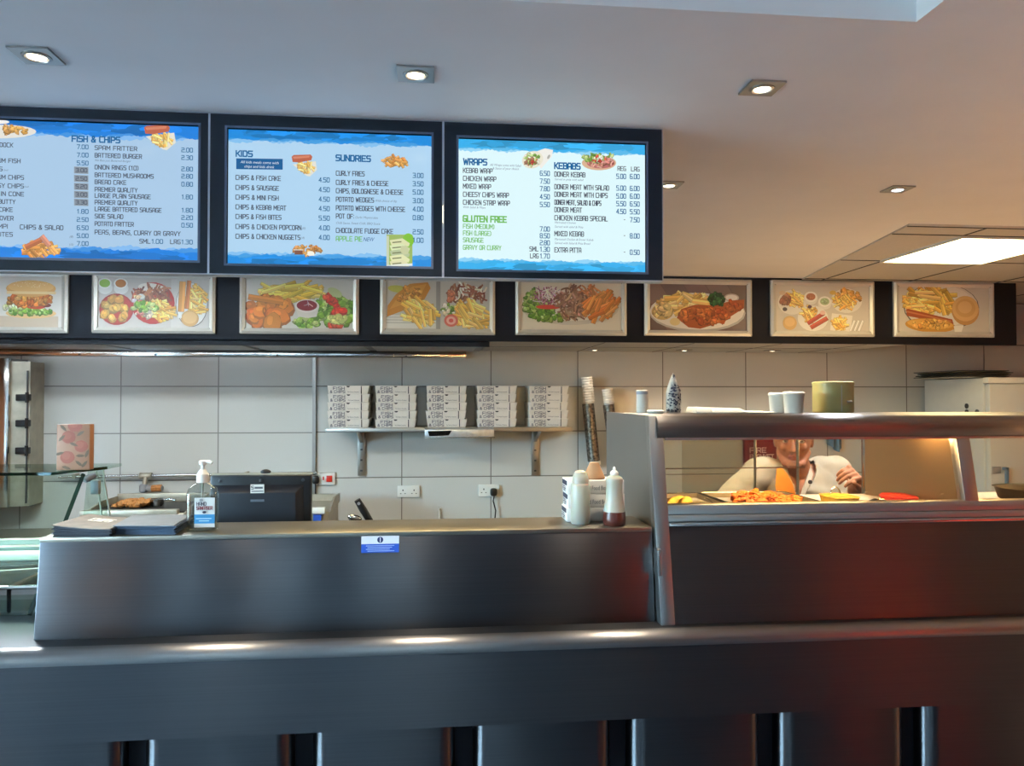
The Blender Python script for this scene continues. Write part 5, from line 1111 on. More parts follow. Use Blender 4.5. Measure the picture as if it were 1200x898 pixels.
build('pane_edge', MB().tube([(bb_.x+.03, 2.68, 1.0), (bt_.x, 2.66, gz)], .003, 8).tube([(bb_.x+.004, 2.66, 1.0), (bt_.x-.012, 2.64, gz)], .003, 8), 'white_plastic', sc_)
build('clamp', MB().tube([at(112, 556.5, 2.5), at(104, 560, 2.49), at(99, 563.5, 2.48)], [.008, .011, .008], 10), 'grey_plastic', sc_)
build('lamp_clip', MB().obox(at(112, 571, 2.6), .026, .02, .045), 'grey_plastic', sc_, bevel=.003)
build('back_panel', MB().box(-3.1, X(43, 2.72)+.08, 2.70, 2.735, .9925, Z(20, 633, 2.70)), 'white_plastic', sc_)
build('back_ledge', MB().box(-3.1, X(43, 2.72)+.08, 2.66, 2.70, Z(20, 646, 2.66), Z(20, 641, 2.66)), 'white_plastic', sc_, bevel=.003)
pr0 = X(43, 2.3)
for k, (a, b) in enumerate(((pr0-.82, pr0-.424), (pr0-.42, pr0-.054), (pr0-.05, pr0+.12))):
    q = MB(); z0, z1 = 1.001, 1.07; ya, yb = 2.27, 2.62; e = .02
    q.hexa([(a, ya, z0), (b, ya, z0), (b, ya+e, z0), (a, ya+e, z0)], [(a-.0, ya-.0, z1), (b, ya, z1), (b, ya+.004, z1), (a, ya+.004, z1)])
    q.hexa([(a, yb-e, z0), (b, yb-e, z0), (b, yb, z0), (a, yb, z0)], [(a, yb-.004, z1), (b, yb-.004, z1), (b, yb, z1), (a, yb, z1)])
    q.box(a, a+.004, ya, yb, z0, z1).box(b-.004, b, ya, yb, z0, z1).box(a, b, ya, yb, z0-.006, z0)
    rm_ = build('food_pan', q, 'bright_steel', sc_)
    build('pan_rim', MB().tube([(a, ya, z1), (b, ya, z1), (b, yb, z1), (a, yb, z1), (a, ya, z1)], .006, 8), 'bright_steel', rm_)
build('added_case_light', MB().box(-3.0, X(43, 2.72)+.06, 2.688, 2.698, Z(20, 646, 2.66)-.0042, Z(20, 646, 2.66)-.0005), 'added_case_led', sc_)  # unseen strip added to brighten the inside of the case
build('pan_divider', MB().tube([(pr0-.8, 2.35, 1.075), (pr0+.1, 2.52, 1.085)], .007, 8), 'bright_steel', sc_)
# printed carton standing on the glass shelf
vx0, vx1, vy = X(67, 2.50), X(106, 2.50), 2.50; vz = gz+.0095; vh = Z(86, 497.5, 2.5)-vz
pc = thing('printed_carton', 'tall peach patterned carton standing on the glass salad case', 'carton', ((vx0+vx1)/2, vy+.05, vz))
mat('peach_card', (178, 122, 90), 0.6, var=0.05, scale=30)
build('carton', MB().box(vx0, vx1, vy, vy+.03, vz, vz+vh), 'peach_card', pc, bevel=.0015)
w, h_ = vx1-vx0, vh; cv = Canvas(11, (0, 0, w, h_))
for fx, fy, r in ((.55, .98, .022), (.36, .72, .021), (.74, .52, .020), (.33, .28, .021)): cv.ell(w*fx, h_*fy, r, r*.92, (166, 84, 60), 20, 0, .03); cv.ell(w*fx-.004, h_*fy+.004, r*.6, r*.55, (174, 94, 68), 14, 0, .05)
for fx, fy, a in ((.72, .80, .6), (.2, .92, -.8), (.52, .56, -.4), (.16, .70, .8), (.72, .31, 0), (.68, .14, -.7), (.85, .13, .9), (.3, .05, -.3), (.92, .36, 1.2), (.1, .36, .3)):
    a_, s_ = a, .014; lf = [(-s_, 0), (-s_*.4, s_*.34), (s_*.4, s_*.3), (s_, 0), (s_*.4, -s_*.26), (-s_*.4, -s_*.3)]
    cv.poly([(w*fx+x*math.cos(a_)-y*math.sin(a_), h_*fy+x*math.sin(a_)+y*math.cos(a_)) for x, y in lf], (112, 84, 58))
flat('pattern', cv.p, Vector((vx0, vy-.0004, vz)), Vector((1, 0, 0)), Vector((0, 0, 1)), Vector((0, -1, 0)), pc, 'poster_print', dz=5e-6)
# ------------------------------------------------------------------ food in the hot cabinet
FD = 1.2525
def tray(x0, x1, y0, y1, label, h=.018):
    t = thing('food_tray', label, 'tray', ((x0+x1)/2, (y0+y1)/2, FD)); m = MB()
    m.box(x0, x1, y0, y1, FD+.0002, FD+.003).box(x0, x1, y0, y0+.003, FD, FD+h).box(x0, x1, y1-.003, y1, FD, FD+h).box(x0, x0+.003, y0, y1, FD, FD+h).box(x1-.003, x1, y0, y1, FD, FD+h)
    build('pan', m, 'worn_steel', t); build('rim', MB().tube([(x0, y0, FD+h), (x1, y0, FD+h), (x1, y1, FD+h), (x0, y1, FD+h), (x0, y0, FD+h)], .003, 6), 'bright_steel', t)
    return t
fy = 2.28
tray(X(775, fy), X(852, fy), 2.13, 2.55, 'steel tray of battered sausages at the left end of the hot cabinet')
tray(X(856, fy), X(965, fy), 2.13, 2.55, 'steel tray under the spicy red meat, middle of the hot cabinet')
for k, (px, dy, a) in enumerate(((788, 0, .5), (795, .03, .45), (803, .01, .6))):
    c = at(px, 586, fy+dy); m = MB(); n = 9; L_ = .062; pts, rs = [], []
    for i in range(n):
        f = i/(n-1)-.5; pts.append(Vector((c.x + L_*2*f*math.cos(a)*.5, c.y + L_*2*f*math.sin(a), FD+.022+.004*math.cos(f*3)))); rs.append(.016*(1-(abs(f)*2)**4*.75))
    o = build('battered_sausage', m.tube(pts, rs, 12), 'yellow_food', loc=(c.x, c.y, FD))
    tag(o, ['battered sausage nearest the corner post in the hot cabinet', 'battered sausage in the middle of the three in the hot cabinet', 'battered sausage furthest right of the three in the hot cabinet'][k], 'sausage', 'battered sausages in the hot cabinet')
rr = random.Random(8)
m = MB(); 
for k in range(120):
    u = rr.uniform(0, 1); px = 862 + 72*u; hh = (.034*math.sin(math.pi*min(1, u*1.15+.08))**.6)*(1 - .45*u)
    c = at(px, 590, fy + rr.uniform(-.05, .09)); m.blob((c.x, c.y, FD+.0225+hh*rr.uniform(0, .75)), (.016*rr.uniform(.7, 1.2), .014, .009), 9, 6, k, .35, rot=Euler((rr.uniform(-.5, .5), rr.uniform(-.5, .5), rr.uniform(0, 3))).to_matrix())
c = at(898, 590, fy); o = build('spiced_meat', m, 'red_meat'); tag(o, 'heap of glowing orange red spiced meat in the hot cabinet', 'food', kind='stuff')
sk = thing('skewer', 'thin metal skewer lying on the sausage tray', 'skewer', tuple(at(834, 588, 2.3))); sk.location.z = FD+.003
a_, b_ = at(828, 583, 2.36), at(842, 591, 2.22); a_.z = FD+.026; b_.z = FD+.019
build('rod', MB().tube([a_, b_], .0018), 'bright_steel', sk); build('ring', MB().tube([a_+Vector((.006*math.cos(t*.8), .006*math.sin(t*.8), 0)) for t in range(9)], .0012, 6), 'bright_steel', sk)
tx0, tx1 = X(972, fy), X(1012, fy)
yt = thing('yellow_tub', 'yellow lit tub with a wire handle in the hot cabinet', 'tub', ((tx0+tx1)/2, fy+.05, FD))
build('tub', MB().loft(((tx0+tx1)/2, fy+.05, FD), [(0, .040, .05, 4), (.030, .047, .058, 4), (.032, .050, .061, 4), (.034, .048, .059, 4), (.028, .044, .055, 4)], 32), 'yellow_food', yt)
tc = Vector(((tx0+tx1)/2-.012, fy+.05, FD+.038)); build('wire_handle', MB().tube([tc+Vector((.016*math.cos(math.pi*k/10), 0, .022*math.sin(math.pi*k/10))) for k in range(11)], .002, 8), 'bright_steel', yt)
tg_ = thing('tongs', 'black handled tongs lying beside the yellow tub', 'tongs', (X(1026, fy), fy, FD))
for s in (-1, 1): build('arm', MB().tube([(X(1012, fy), fy+s*.012, FD+.008), (X(1026, fy), fy+s*.010, FD+.022), (X(1040, fy), fy+.0, FD+.018)], [.005, .007, .005], 8), 'black_plastic', tg_)
build('pivot', MB().tube([(X(1024, fy), fy-.02, FD+.026), (X(1030, fy), fy-.02, FD+.026)], .006), 'bright_steel', tg_)
rx0_, rx1_ = X(1046, fy), X(1080, fy)
rp_ = thing('red_tub', 'red plastic tub at the right end of the hot cabinet pane', 'tub', ((rx0_+rx1_)/2, fy+.05, FD))
build('tub', MB().loft(((rx0_+rx1_)/2, fy+.05, FD), [(0, .034, .05, 4), (.024, .040, .055, 4)], 32), 'pink_plastic', rp_); build('lid', MB().loft(((rx0_+rx1_)/2, fy+.05, FD+.0242), [(0, .043, .058, 4), (.006, .043, .058, 4), (.010, .038, .053, 4)], 32), 'pink_plastic', rp_)
py_ = 2.36; pcx = X(1207, py_)
pn = thing('frying_pan', 'dark shallow pan behind the right hand glass, at the right edge', 'pan', (pcx, py_, FD))
build('pan', MB().lathe((pcx, py_, FD), [(.075, 0), (.095, .012), (.105, .045), (.112, .048), (.102, .044), (.09, .008), (0, .006)], 36), 'oven_iron', pn)
build('handle', MB().tube([(pcx+.10, py_+.02, FD+.044), (pcx+.19, py_+.05, FD+.062), (pcx+.26, py_+.07, FD+.06)], .009), 'black_plastic', pn)

# ------------------------------------------------------------------ things on top of the cabinet
TZ = 1.5475; ty = 2.40
x = X(752.5, ty)
pr_ = thing('paper_roll', 'small upright cream paper roll at the left end of the cabinet top', 'roll', (x, ty, TZ))
build('roll', MB().lathe((x, ty, TZ), [(.0185, 0), (.0185, .072), (.016, .073), (.007, .073), (.007, .01), (0, .01)], 28), 'white_paper', pr_)
rb = [];
for k in range(10):
    a = RAD(200+k*14); rb.append(qd(0, 0, 0, 0, (60, 60, 60)))
build('printed_band', MB().lathe((x, ty, TZ+.060), [(.0187, 0), (.0188, .004), (.0187, .009)], 28), 'grey_plastic', pr_)
x = X(768, 2.36); dl_ = thing('paper_disc', 'small white paper disc lying right of the paper roll', 'lid', (x, 2.36, TZ))
build('disc', MB().lathe((x, 2.36, TZ), [(.024, 0), (.026, .003), (.026, .009), (.022, .011), (0, .011)], 28), 'white_paper', dl_); build('rim', MB().lathe((x, 2.36, TZ+.007), [(.026, -.002), (.0275, 0), (.026, .002)], 28), 'white_card', dl_)
# stack of newsprint chip cones
mat('newsprint', (172, 168, 158), 0.8, var=0.05)
x = X(789, ty); nb = thing('chip_cone_stack', 'pointed black and white newsprint cone stack on the cabinet top', 'paper cones', (x, ty, TZ))
def newsprint(cyl, n):
    r = random.Random(n); return r
base_ = MB().lathe((x, ty, TZ), [(.024, 0), (.024, .066)], 10); build('cone_bodies', base_, 'newsprint', nb, smooth=False)
tip = MB().lathe((x, ty, TZ+.066), [(.0245, 0), (.014, .034), (.0012, .062)], 10); build('cone_tip', tip, 'newsprint', nb, smooth=False)
ink = []; r_ = random.Random(2)
def cyl(u, v, rr_): a = -math.pi/2 + u/rr_; return Vector((x + rr_*math.cos(a), ty + rr_*math.sin(a), TZ+v))
im = MB()
for k in range(100):
    v = r_.uniform(.003, .062); u = r_.uniform(-.034, .034); w_ = r_.uniform(.002, .008); h2 = r_.uniform(.0012, .006); R_ = .0246
    im.add([cyl(u, v, R_), cyl(u+w_, v, R_), cyl(u+w_, v+h2, R_), cyl(u, v+h2, R_)], [(0, 1, 2, 3)])
for k in range(70):
    v = r_.uniform(0, .054); R_ = (.0250*(1-v/.066)) + .0006; u = r_.uniform(-.9, .9); h2 = r_.uniform(.002, .008); R2 = (.0250*(1-(v+h2)/.066)) + .0006
    def cc(a, R3, z): q = -math.pi/2+a; return Vector((x+R3*math.cos(q), ty+R3*math.sin(q), TZ+.066+z))
    im.add([cc(u, R_, v), cc(u+.35, R_, v+.001), cc(u+.3, R2, v+h2), cc(u, R2, v+h2)], [(0, 1, 2, 3)])
build('newsprint_ink', im, 'print_ink', nb, smooth=False)
# white trays lying on the top
for k, (p0, p1, hh, lb) in enumerate(((810, 829, .019, 'small white foam cup tray, left of the flat white trays'), (829, 868, .017, 'upturned white foam tray with sloping ends on the cabinet top'), (870, 900, .007, 'flat white foam lid right of the upturned tray'))):
    xa, xb = X(p0, ty), X(p1, ty); t = thing('foam_tray', lb, 'tray', ((xa+xb)/2, ty, TZ), 'white foam trays on the cabinet top'); sl = .010 if k == 1 else .003
    build('tray', MB().hexa([(xa, ty-.05, TZ+.003), (xb, ty-.05, TZ+.003), (xb, ty+.06, TZ+.003), (xa, ty+.06, TZ+.003)], [(xa+sl, ty-.04, TZ+hh), (xb-sl*1.6, ty-.04, TZ+hh*.92), (xb-sl*1.6, ty+.05, TZ+hh*.92), (xa+sl, ty+.05, TZ+hh)]), 'white_paper', t, bevel=.0025)
    build('rim', MB().box(xa-.002, xb+.002, ty-.052, ty+.062, TZ+.0002, TZ+.0032), 'white_paper', t, bevel=.001)
for k, (px, r_, hh, lb) in enumerate(((912, .030, .066, 'left of the two white foam tubs on the cabinet top'), (930, .032, .069, 'right of the two white foam tubs, beside the yellow canister'))):
    yy = ty + (.035 if k == 0 else -.035); x = X(px, yy); t = thing('foam_tub', lb, 'tub', (x, yy, TZ), 'white foam tubs on the cabinet top')
    build('tub', MB().lathe((x, yy, TZ), [(r_*.9, 0), (r_*1.0, hh-.012), (r_*1.04, hh-.010)], 30), 'white_paper', t); build('lid', MB().lathe((x, yy, TZ+hh-.0095), [(r_*1.08, 0), (r_*1.08, .005), (r_*.98, .008), (r_*.9, .0095), (0, .0085)], 30), 'white_paper', t)
yy = 2.44; x = X(976, yy); cn = thing('canister', 'pale yellow plastic canister on the cabinet top', 'canister', (x, yy, TZ)); cr = .062
build('body', MB().loft((x, yy, TZ), [(0, cr*.98, cr*.9, 2.6), (.004, cr, cr*.92, 2.6), (.092, cr, cr*.92, 2.6)], 40), 'yellow_tub', cn)
build('lid', MB().loft((x, yy, TZ+.0922), [(0, cr*1.02, cr*.95, 2.6), (.008, cr*1.02, cr*.95, 2.6), (.011, cr*.9, cr*.84, 2.6)], 40), 'yellow_tub', cn)
build('seam_strip', MB().box(x-.003, x+.001, yy-cr*.925, yy-cr*.90, TZ+.004, TZ+.09), 'milky_plastic', cn)
build('badge', MB().tube([(x+.018, yy-cr*.915, TZ+.036), (x+.034, yy-cr*.89, TZ+.037)], [.004, .003], 8), 'worn_steel', cn)

# ------------------------------------------------------------------ white fridge, trays, fire blanket, towel
fY = 4.75; fx0 = X(1158, fY); fzt = Z(1180, 443, fY)
fr_ = thing('white_fridge', 'tall white fridge standing at the right behind the cabinet', 'fridge', (fx0+.35, 5.05, 0))
build('body', MB().box(fx0, fx0+.75, fY+.05, 5.42, .03, fzt), 'fridge_white', fr_, bevel=.008)
build('door', MB().box(fx0+.01, fx0+.75, fY, fY+.045, .06, fzt-.04), 'fridge_white', fr_, bevel=.008)
build('top_trim', MB().box(fx0-.002, fx0+.752, fY-.003, fY+.05, fzt-.036, fzt+.003), 'white_plastic', fr_, bevel=.004)
build('plinth', MB().box(fx0+.02, fx0+.73, fY+.07, 5.38, 0, .03), 'black_plastic', fr_)
hdx = X(1175, fY); hz0, hz1 = Z(1175, 572, fY-.03), Z(1175, 548, fY-.03)
build('door_handle', MB().box(hdx-.012, hdx+.012, fY-.035, fY-.022, hz0, hz1).box(hdx-.012, hdx+.012, fY-.035, fY, hz1-.02, hz1), 'blue_cloth', fr_, bevel=.003)
build('lock_plate', MB().box(X(1161, fY), X(1171, fY), fY-.008, fY, Z(1166, 555, fY), Z(1166, 547, fY)), 'grey_plastic', fr_, bevel=.002)
for px, py in ((1131, 476), (1131, 483), (1144, 483)):
    q = (px-509)/(1158-509); Yk = fY/q; z = Z(px, py, Yk); build('vent_plug', MB().lathe((fx0+.001, min(Yk, 5.35), z), [(.018, 0), (.018, .006), (.011, .008), (0, .006)], 16, axis=(-1, 0, 0)), 'hood_steel', fr_)
tl = Z(1120, 447, 5.0)
for k in range(4):
    z = fzt + .004 + k*.013; t = thing('baking_tray', 'dark edged tray on top of the white fridge, %s of four' % ['lowest', 'second lowest', 'second highest', 'highest'][k], 'tray', (fx0+.12, 5.1, z), 'trays on the fridge'); xo = fx0-.12+.015*((k*7) % 3)
    m_ = MB().hexa([(xo+.02, 4.86, z), (xo+.32, 4.86, z), (xo+.32, 5.34, z), (xo+.02, 5.34, z)], [(xo, 4.84, z+.008), (xo+.34, 4.84, z+.008), (xo+.34, 5.36, z+.008), (xo, 5.36, z+.008)])
    build('tray', m_, 'worn_steel', t); build('rim', MB().tube([(xo, 4.84, z+.008), (xo+.34, 4.84, z+.008), (xo+.34, 5.36, z+.008), (xo, 5.36, z+.008), (xo, 4.84, z+.008)], .0028, 6), 'hood_steel', t)
bx0, bx1 = X(873, 5.55), X(910, 5.55); bz0, bz1 = Z(890, 556, 5.55), Z(890, 512, 5.55)
fbk = thing('fire_blanket', 'dark red fire blanket case on the wall behind the person', 'fire blanket', ((bx0+bx1)/2, 5.59, bz0))
build('case', MB().box(bx0, bx1, 5.555, 5.6, bz0, bz1), 'purple_red', fbk, bevel=.006); build('cap', MB().box(bx0-.004, bx1+.004, 5.55, 5.6, bz1, bz1+.02), 'purple_red', fbk, bevel=.004)
for s in (.35, .65): build('pull_tab', MB().box(bx0+(bx1-bx0)*s-.012, bx0+(bx1-bx0)*s+.012, 5.556, 5.56, bz0-.05, bz0), 'white_card', fbk)
w = bx1-bx0; h_ = bz1-bz0; pl = []
for tx, fy_, fw in (('FIRE', .58, .5), ('BLANKET', .40, .74)): pl += [([(w*.16+u, h_*fy_+v) for u, v in q], (240, 222, 222)) for q in stroke(tx, h_*.12, w*fw, thick=.24)]
pl += [qd(w*.2, h_*.26, w*.6, h_*.28, (190, 150, 150)), qd(w*.2, h_*.2, w*.66, h_*.22, (190, 150, 150))]
flat('print', pl, Vector((bx0, 5.5545, bz0)), Vector((1, 0, 0)), Vector((0, 0, 1)), Vector((0, -1, 0)), fbk, 'poster_print', dz=0)
twx0, twx1 = X(974, 5.5), X(992, 5.5); tz0, tz1 = Z(983, 531, 5.5), Z(983, 490, 5.5)
tw = thing('towel', 'blue grey cloth hanging on the wall right of the person', 'towel', ((twx0+twx1)/2, 5.59, tz1))
m = MB(); nn_ = 12; vv = []
for i in range(nn_+1):
    f = i/nn_; xx_ = twx0+(twx1-twx0)*f; d = .012*math.sin(f*15); lowz = tz0 + .10*abs(f-.72)
    vv += [(xx_, 5.572+d, tz1), (xx_, 5.566+d*1.6, lowz), (xx_, 5.580+d, tz1), (xx_, 5.574+d*1.6, lowz)]
fs = []
for i in range(nn_): o = i*4; fs += [(o, o+4, o+5, o+1), (o+2, o+3, o+7, o+6), (o, o+2, o+6, o+4), (o+1, o+5, o+7, o+3)]
fs += [(0, 1, 3, 2), (nn_*4, nn_*4+2, nn_*4+3, nn_*4+1)]
build('cloth', m.add(vv, fs), 'blue_cloth', tw); build('hook', MB().tube([((twx0+twx1)/2, 5.6, tz1+.01), ((twx0+twx1)/2, 5.55, tz1+.0), ((twx0+twx1)/2, 5.548, tz1+.02)], .006), 'bright_steel', tw)
# red upright drinks fridge by the far wall of the waiting area (mirrored in the steel)
rf = thing('drinks_fridge', 'red upright drinks fridge in the waiting area, mirrored in the steel', 'fridge', (3.75, -2.6, 0))
build('body', MB().box(3.3, 4.25, -2.95, -2.3, .04, 1.95), 'red_plastic', rf, bevel=.01); build('door', MB().box(3.33, 4.22, -2.29, -2.25, .15, 1.75), 'red_plastic', rf, bevel=.008)
build('door_handle', MB().tube([(3.4, -2.25, .8), (3.4, -2.2, .82), (3.4, -2.2, 1.18), (3.4, -2.25, 1.2)], .012), 'satin_steel', rf); build('plinth', MB().box(3.34, 4.21, -2.92, -2.34, 0, .04), 'black_plastic', rf)

# chip scuttle added unseen behind the cabinet; its glowing bed warms the kitchen ceiling
cs = thing('added_chip_scuttle', 'added unseen chip scuttle with a warm glowing bed, low behind the cabinet', 'chip scuttle', (2.3, 3.75, 0))
build('body', MB().box(1.65, 3.0, 3.52, 3.98, .10, .80), 'satin_steel', cs, bevel=.004)
build('added_glow_bed', MB().box(1.69, 2.96, 3.56, 3.94, .8005, .808), 'added_glow_bed', cs)
build('rim', MB().tube([(1.66, 3.53, .81), (2.99, 3.53, .81), (2.99, 3.97, .81), (1.66, 3.97, .81), (1.66, 3.53, .81)], .012, 8), 'bright_steel', cs)
for x in (1.72, 2.93):
    for y in (3.58, 3.92): build('leg', MB().lathe((x, y, 0), [(.02, 0), (.022, .01), (.018, .02), (.018, .10)], 14), 'satin_steel', cs)

# bowl topped floor lamp, added unseen to warm the ceiling at right
fx, fy2 = 2.6, 1.2
fl_ = thing('added_floor_lamp', 'added unseen warm floor lamp with an upward steel bowl in the waiting area', 'floor lamp', (fx, fy2, 0))
build('base', MB().lathe((fx, fy2, 0), [(.14, 0), (.14, .015), (.10, .025), (.02, .03)], 32), 'hood_steel', fl_)
build('pole', MB().lathe((fx, fy2, .03), [(.012, 0), (.012, 1.17)], 16), 'satin_steel', fl_)
build('lamp_shade', MB().lathe((fx, fy2, 1.20), [(.015, 0), (.08, .01), (.15, .05), (.19, .11), (.186, .11), (.147, .055), (.078, .016), (0, .012)], 36), 'satin_steel', fl_)
build('bulb', MB().lathe((fx, fy2, 1.215), [(.014, 0), (.03, .02), (.036, .042), (.026, .066), (0, .076)], 20), 'added_uplight_bulb', fl_)
# ------------------------------------------------------------------ the person behind the hot cabinet
painted('skin_painted', 0)
M['skin_painted'].node_tree.nodes['Principled BSDF'].inputs['Roughness'].default_value = .5
FEET = Vector((1.50, 3.14, 0))
pe = thing('person', 'person in a white coat with an orange apron strap behind the hot cabinet', 'person', tuple(FEET))
def fuse(mb, voxel, smooth_it):
    me = bpy.data.meshes.new('fuse'); me.from_pydata([tuple(v) for v in mb.v], [], mb.f); bm = bmesh.new(); bm.from_mesh(me); bmesh.ops.recalc_face_normals(bm, faces=bm.faces[:]); bm.to_mesh(me); bm.free()
    o = bpy.data.objects.new('fuse', me); C.objects.link(o)
    r = o.modifiers.new('r', 'REMESH'); r.mode = 'VOXEL'; r.voxel_size = voxel; r.adaptivity = 0
    s_ = o.modifiers.new('s', 'SMOOTH'); s_.factor = .5; s_.iterations = smooth_it
    dg = bpy.context.evaluated_depsgraph_get(); dg.update(); out = bpy.data.meshes.new_from_object(o.evaluated_get(dg))
    C.objects.unlink(o); bpy.data.objects.remove(o); return out
def limb(m, pts, rs, n=16):
    P = [Vector(p) for p in pts]; q, r = [], []
    for i in range(len(P)-1):
        for k in range(5):
            f = k/5; q.append(P[i].lerp(P[i+1], f)); r.append(rs[i]+(rs[i+1]-rs[i])*f)
    q.append(P[-1]); r.append(rs[-1]); m.tube(q, r, n)
    for p, rr_ in zip(P, rs): m.blob(p, (rr_, rr_, rr_), 14, 9, 0, 0)
def hand(m, wrist, fwd, back, thumb_side, curl, s=1.0):
    """palm with four bent fingers of different length and a thumb leaving the side of the palm"""
    f, b = Vector(fwd).normalized(), Vector(back); b = (b - f*b.dot(f)).normalized(); sd = f.cross(b)
    if sd.dot(Vector(thumb_side)) < 0: sd = -sd
    w = Vector(wrist)
    for t_ in range(4):
        off = (.032 - .0215*t_)*s; limb(m, [w + sd*off*.5, w + f*.045*s + sd*off*.85, w + f*.085*s + sd*off], [.017*s, .0155*s, .0115*s], 12)
    for t_, (ln, off) in enumerate(((.070, .033), (.079, .011), (.073, -.011), (.057, -.032))):
        p = w + f*(.088 - .004*abs(t_-1))*s + sd*off*s; d = f.copy(); pts, ang = [p], 0
        for k, fr_ in enumerate((.46, .31, .23)):
            ang += curl[k]*(1+.08*t_); d = (f*math.cos(ang) - b*math.sin(ang) + sd*(.05*(1.5-t_))).normalized(); p = p + d*ln*fr_*s; pts.append(p)
        limb(m, pts, [.0098*s, .0090*s, .0082*s, .0066*s], 10)
    t0 = w + f*.022*s + sd*.026*s; t1 = w + f*.052*s + sd*.052*s - b*.014*s; t2 = w + f*.080*s + sd*.056*s - b*.028*s; t3 = w + f*.100*s + sd*.050*s - b*.036*s
    limb(m, [t0, t1, t2, t3], [.0155*s, .0125*s, .0105*s, .0078*s], 10)
body = MB()
PEL = Vector((1.495, 3.15, .88)); NB = at(934, 556, 3.06); NT = at(932, 541, 3.02)
SR, SL = at(892, 553, 3.07), at(977, 551, 3.10)
cx_ = NB.x
body.loft((0, 0, 0), [(z, rx, ry, 2.3, x_, y_) for z, rx, ry, x_, y_ in ((.80, .15, .10, 1.495, 3.16), (.90, .165, .115, 1.493, 3.155), (1.0, .15, .108, 1.49, 3.14), (1.12, .16, .112, NB.x, 3.12), (1.22, .17, .105, NB.x, 3.095), (1.275, .13, .075, NB.x, 3.085), (1.30, .07, .055, NB.x, 3.075))], 28)
limb(body, [NB+Vector((0, .02, -.05)), NB, NT+Vector((0, .01, .02))], [.066, .057, .054], 20)
for s, S in ((-1, SR), (1, SL)): limb(body, [NB+Vector((s*.03, .02, -.02)), S], [.05, .052])
ER = at(851, 590, 3.0); WR = Vector((ER.x+.02, 2.80, 1.10))
limb(body, [SR, ER, WR], [.05, .042, .028]); hand(body, WR, (.1, -1, -.15), (0, -.1, 1), (1, 0, 0), (.35, .4, .3))
EL = at(1006, 618, 3.02); WL = at(1002, 571, 2.86)
limb(body, [SL, EL, WL], [.05, .042, .028])
K_ = at(1001, 548, 2.79)
hand(body, WL, (K_-WL), (.75, -.35, .75), (-.3, -1, 0), (1.15, .55, .35), 1.0)
for s in (-1, 1):
    hip = Vector((1.495+s*.085, 3.16, .84)); kn = Vector((1.495+s*.10, 3.14, .46)); an = Vector((1.495+s*.105, 3.17, .09))
    limb(body, [hip, kn, an], [.085, .058, .040], 18); limb(body, [an+Vector((0, .02, -.045)), an+Vector((s*.01, -.08, -.055)), an+Vector((s*.02, -.15, -.062))], [.042, .036, .026])
# head
HC = at(932.5, 514, 3.02) + Vector((0, .02, 0))
fd = (Vector((CAM.x, CAM.y, 0)) - Vector((HC.x, HC.y, 0))).normalized(); fd = (fd + Vector((0, 0, -.10))).normalized()
rt = Vector((0, 0, 1)).cross(fd).normalized(); hu = fd.cross(rt).normalized()      # rt: the viewer's right
def H(a, b_, c): return HC + rt*a + fd*b_ + hu*c
hv, hf = [], []
NT_, NP_ = 30, 22
for j in range(NP_+1):
    ph = -math.pi/2 + math.pi*j/NP_; zz = math.sin(ph); cr_ = math.cos(ph)
    for i in range(NT_):
        a = 2*math.pi*i/NT_; xx_, yy_ = math.cos(a), math.sin(a)
        w_ = .068*(1 - (.30*zz*zz if zz < 0 else .05*zz)); d_ = .094*(1 - (.10*zz*zz if zz < 0 else 0))
        sx = cr_**.82
        ysh = .006*zz if zz > 0 else -.004*zz
        if yy_ < 0 and zz < -.1: d2 = d_*(1 - .35*min(1, (-.1-zz)*1.3))
        else: d2 = d_*(.90 if yy_ > 0 else 1.03)
        hv.append(H(w_*sx*xx_, d2*sx*yy_ + ysh, .118*zz))
hf = [(j*NT_+i, j*NT_+(i+1) % NT_, (j+1)*NT_+(i+1) % NT_, (j+1)*NT_+i) for j in range(NP_) for i in range(NT_)]
body.add(hv, hf)
limb(body, [H(0, .082, .012), H(0, .096, -.014), H(0, .106, -.034)], [.0070, .0085, .0108], 12)            # nose
for s in (-1, 1):
    body.blob(H(s*.011, .096, -.037), (.0085, .0085, .0075), 10, 7, 0, 0)
    limb(body, [H(s*.008, .087, .020), H(s*.030, .082, .024), H(s*.050, .064, .018)], [.0075, .0085, .007], 10)       # brow
    body.blob(H(s*.036, .064, -.026), (.018, .013, .018), 12, 8, 0, 0)                                      # cheek
    body.blob(H(s*.071, -.004, -.008), (.008, .018, .032), 12, 8, 0, 0, rot=Matrix((rt, fd, hu)).transposed())     # ear
    limb(body, [H(s*.052, .01, -.058), H(s*.034, .058, -.094)], [.016, .014], 10)                             # jaw
limb(body, [H(-.021, .082, -.0625), H(0, .0895, -.0605), H(.021, .082, -.0625)], [.0035, .0058, .0035], 10)   # upper lip
limb(body, [H(-.018, .082, -.0705), H(0, .088, -.0715), H(.018, .082, -.0705)], [.0035, .0066, .0035], 10)    # lower lip
limb(body, [H(-.012, .074, -.100), H(.012, .074, -.100)], [.016, .016], 12)                                  # chin
bme = fuse(body, .0038, 3)
bcol = bme.color_attributes.new('Col', 'FLOAT_COLOR', 'POINT')
rb_ = random.Random(4)
for i, v in enumerate(bme.vertices):
    d = v.co - HC; a, b_, c = d.dot(rt), d.dot(fd), d.dot(hu); col = (170, 114, 84)
    if abs(a) < .09 and abs(b_) < .12 and abs(c) < .14:
        if b_ > .070 and abs(a) < .024 and -.077 < c < -.056: col = (152, 84, 72)
        elif b_ > .05 and .016 < c < .029 and .008 < abs(a) < .052: col = (92, 66, 54)
        elif b_ > .03 and c < -.045: col = (156, 104, 80)
        elif b_ > .085 and c > -.05: col = (172, 112, 84)
    bcol.data[i].color = lin(col)
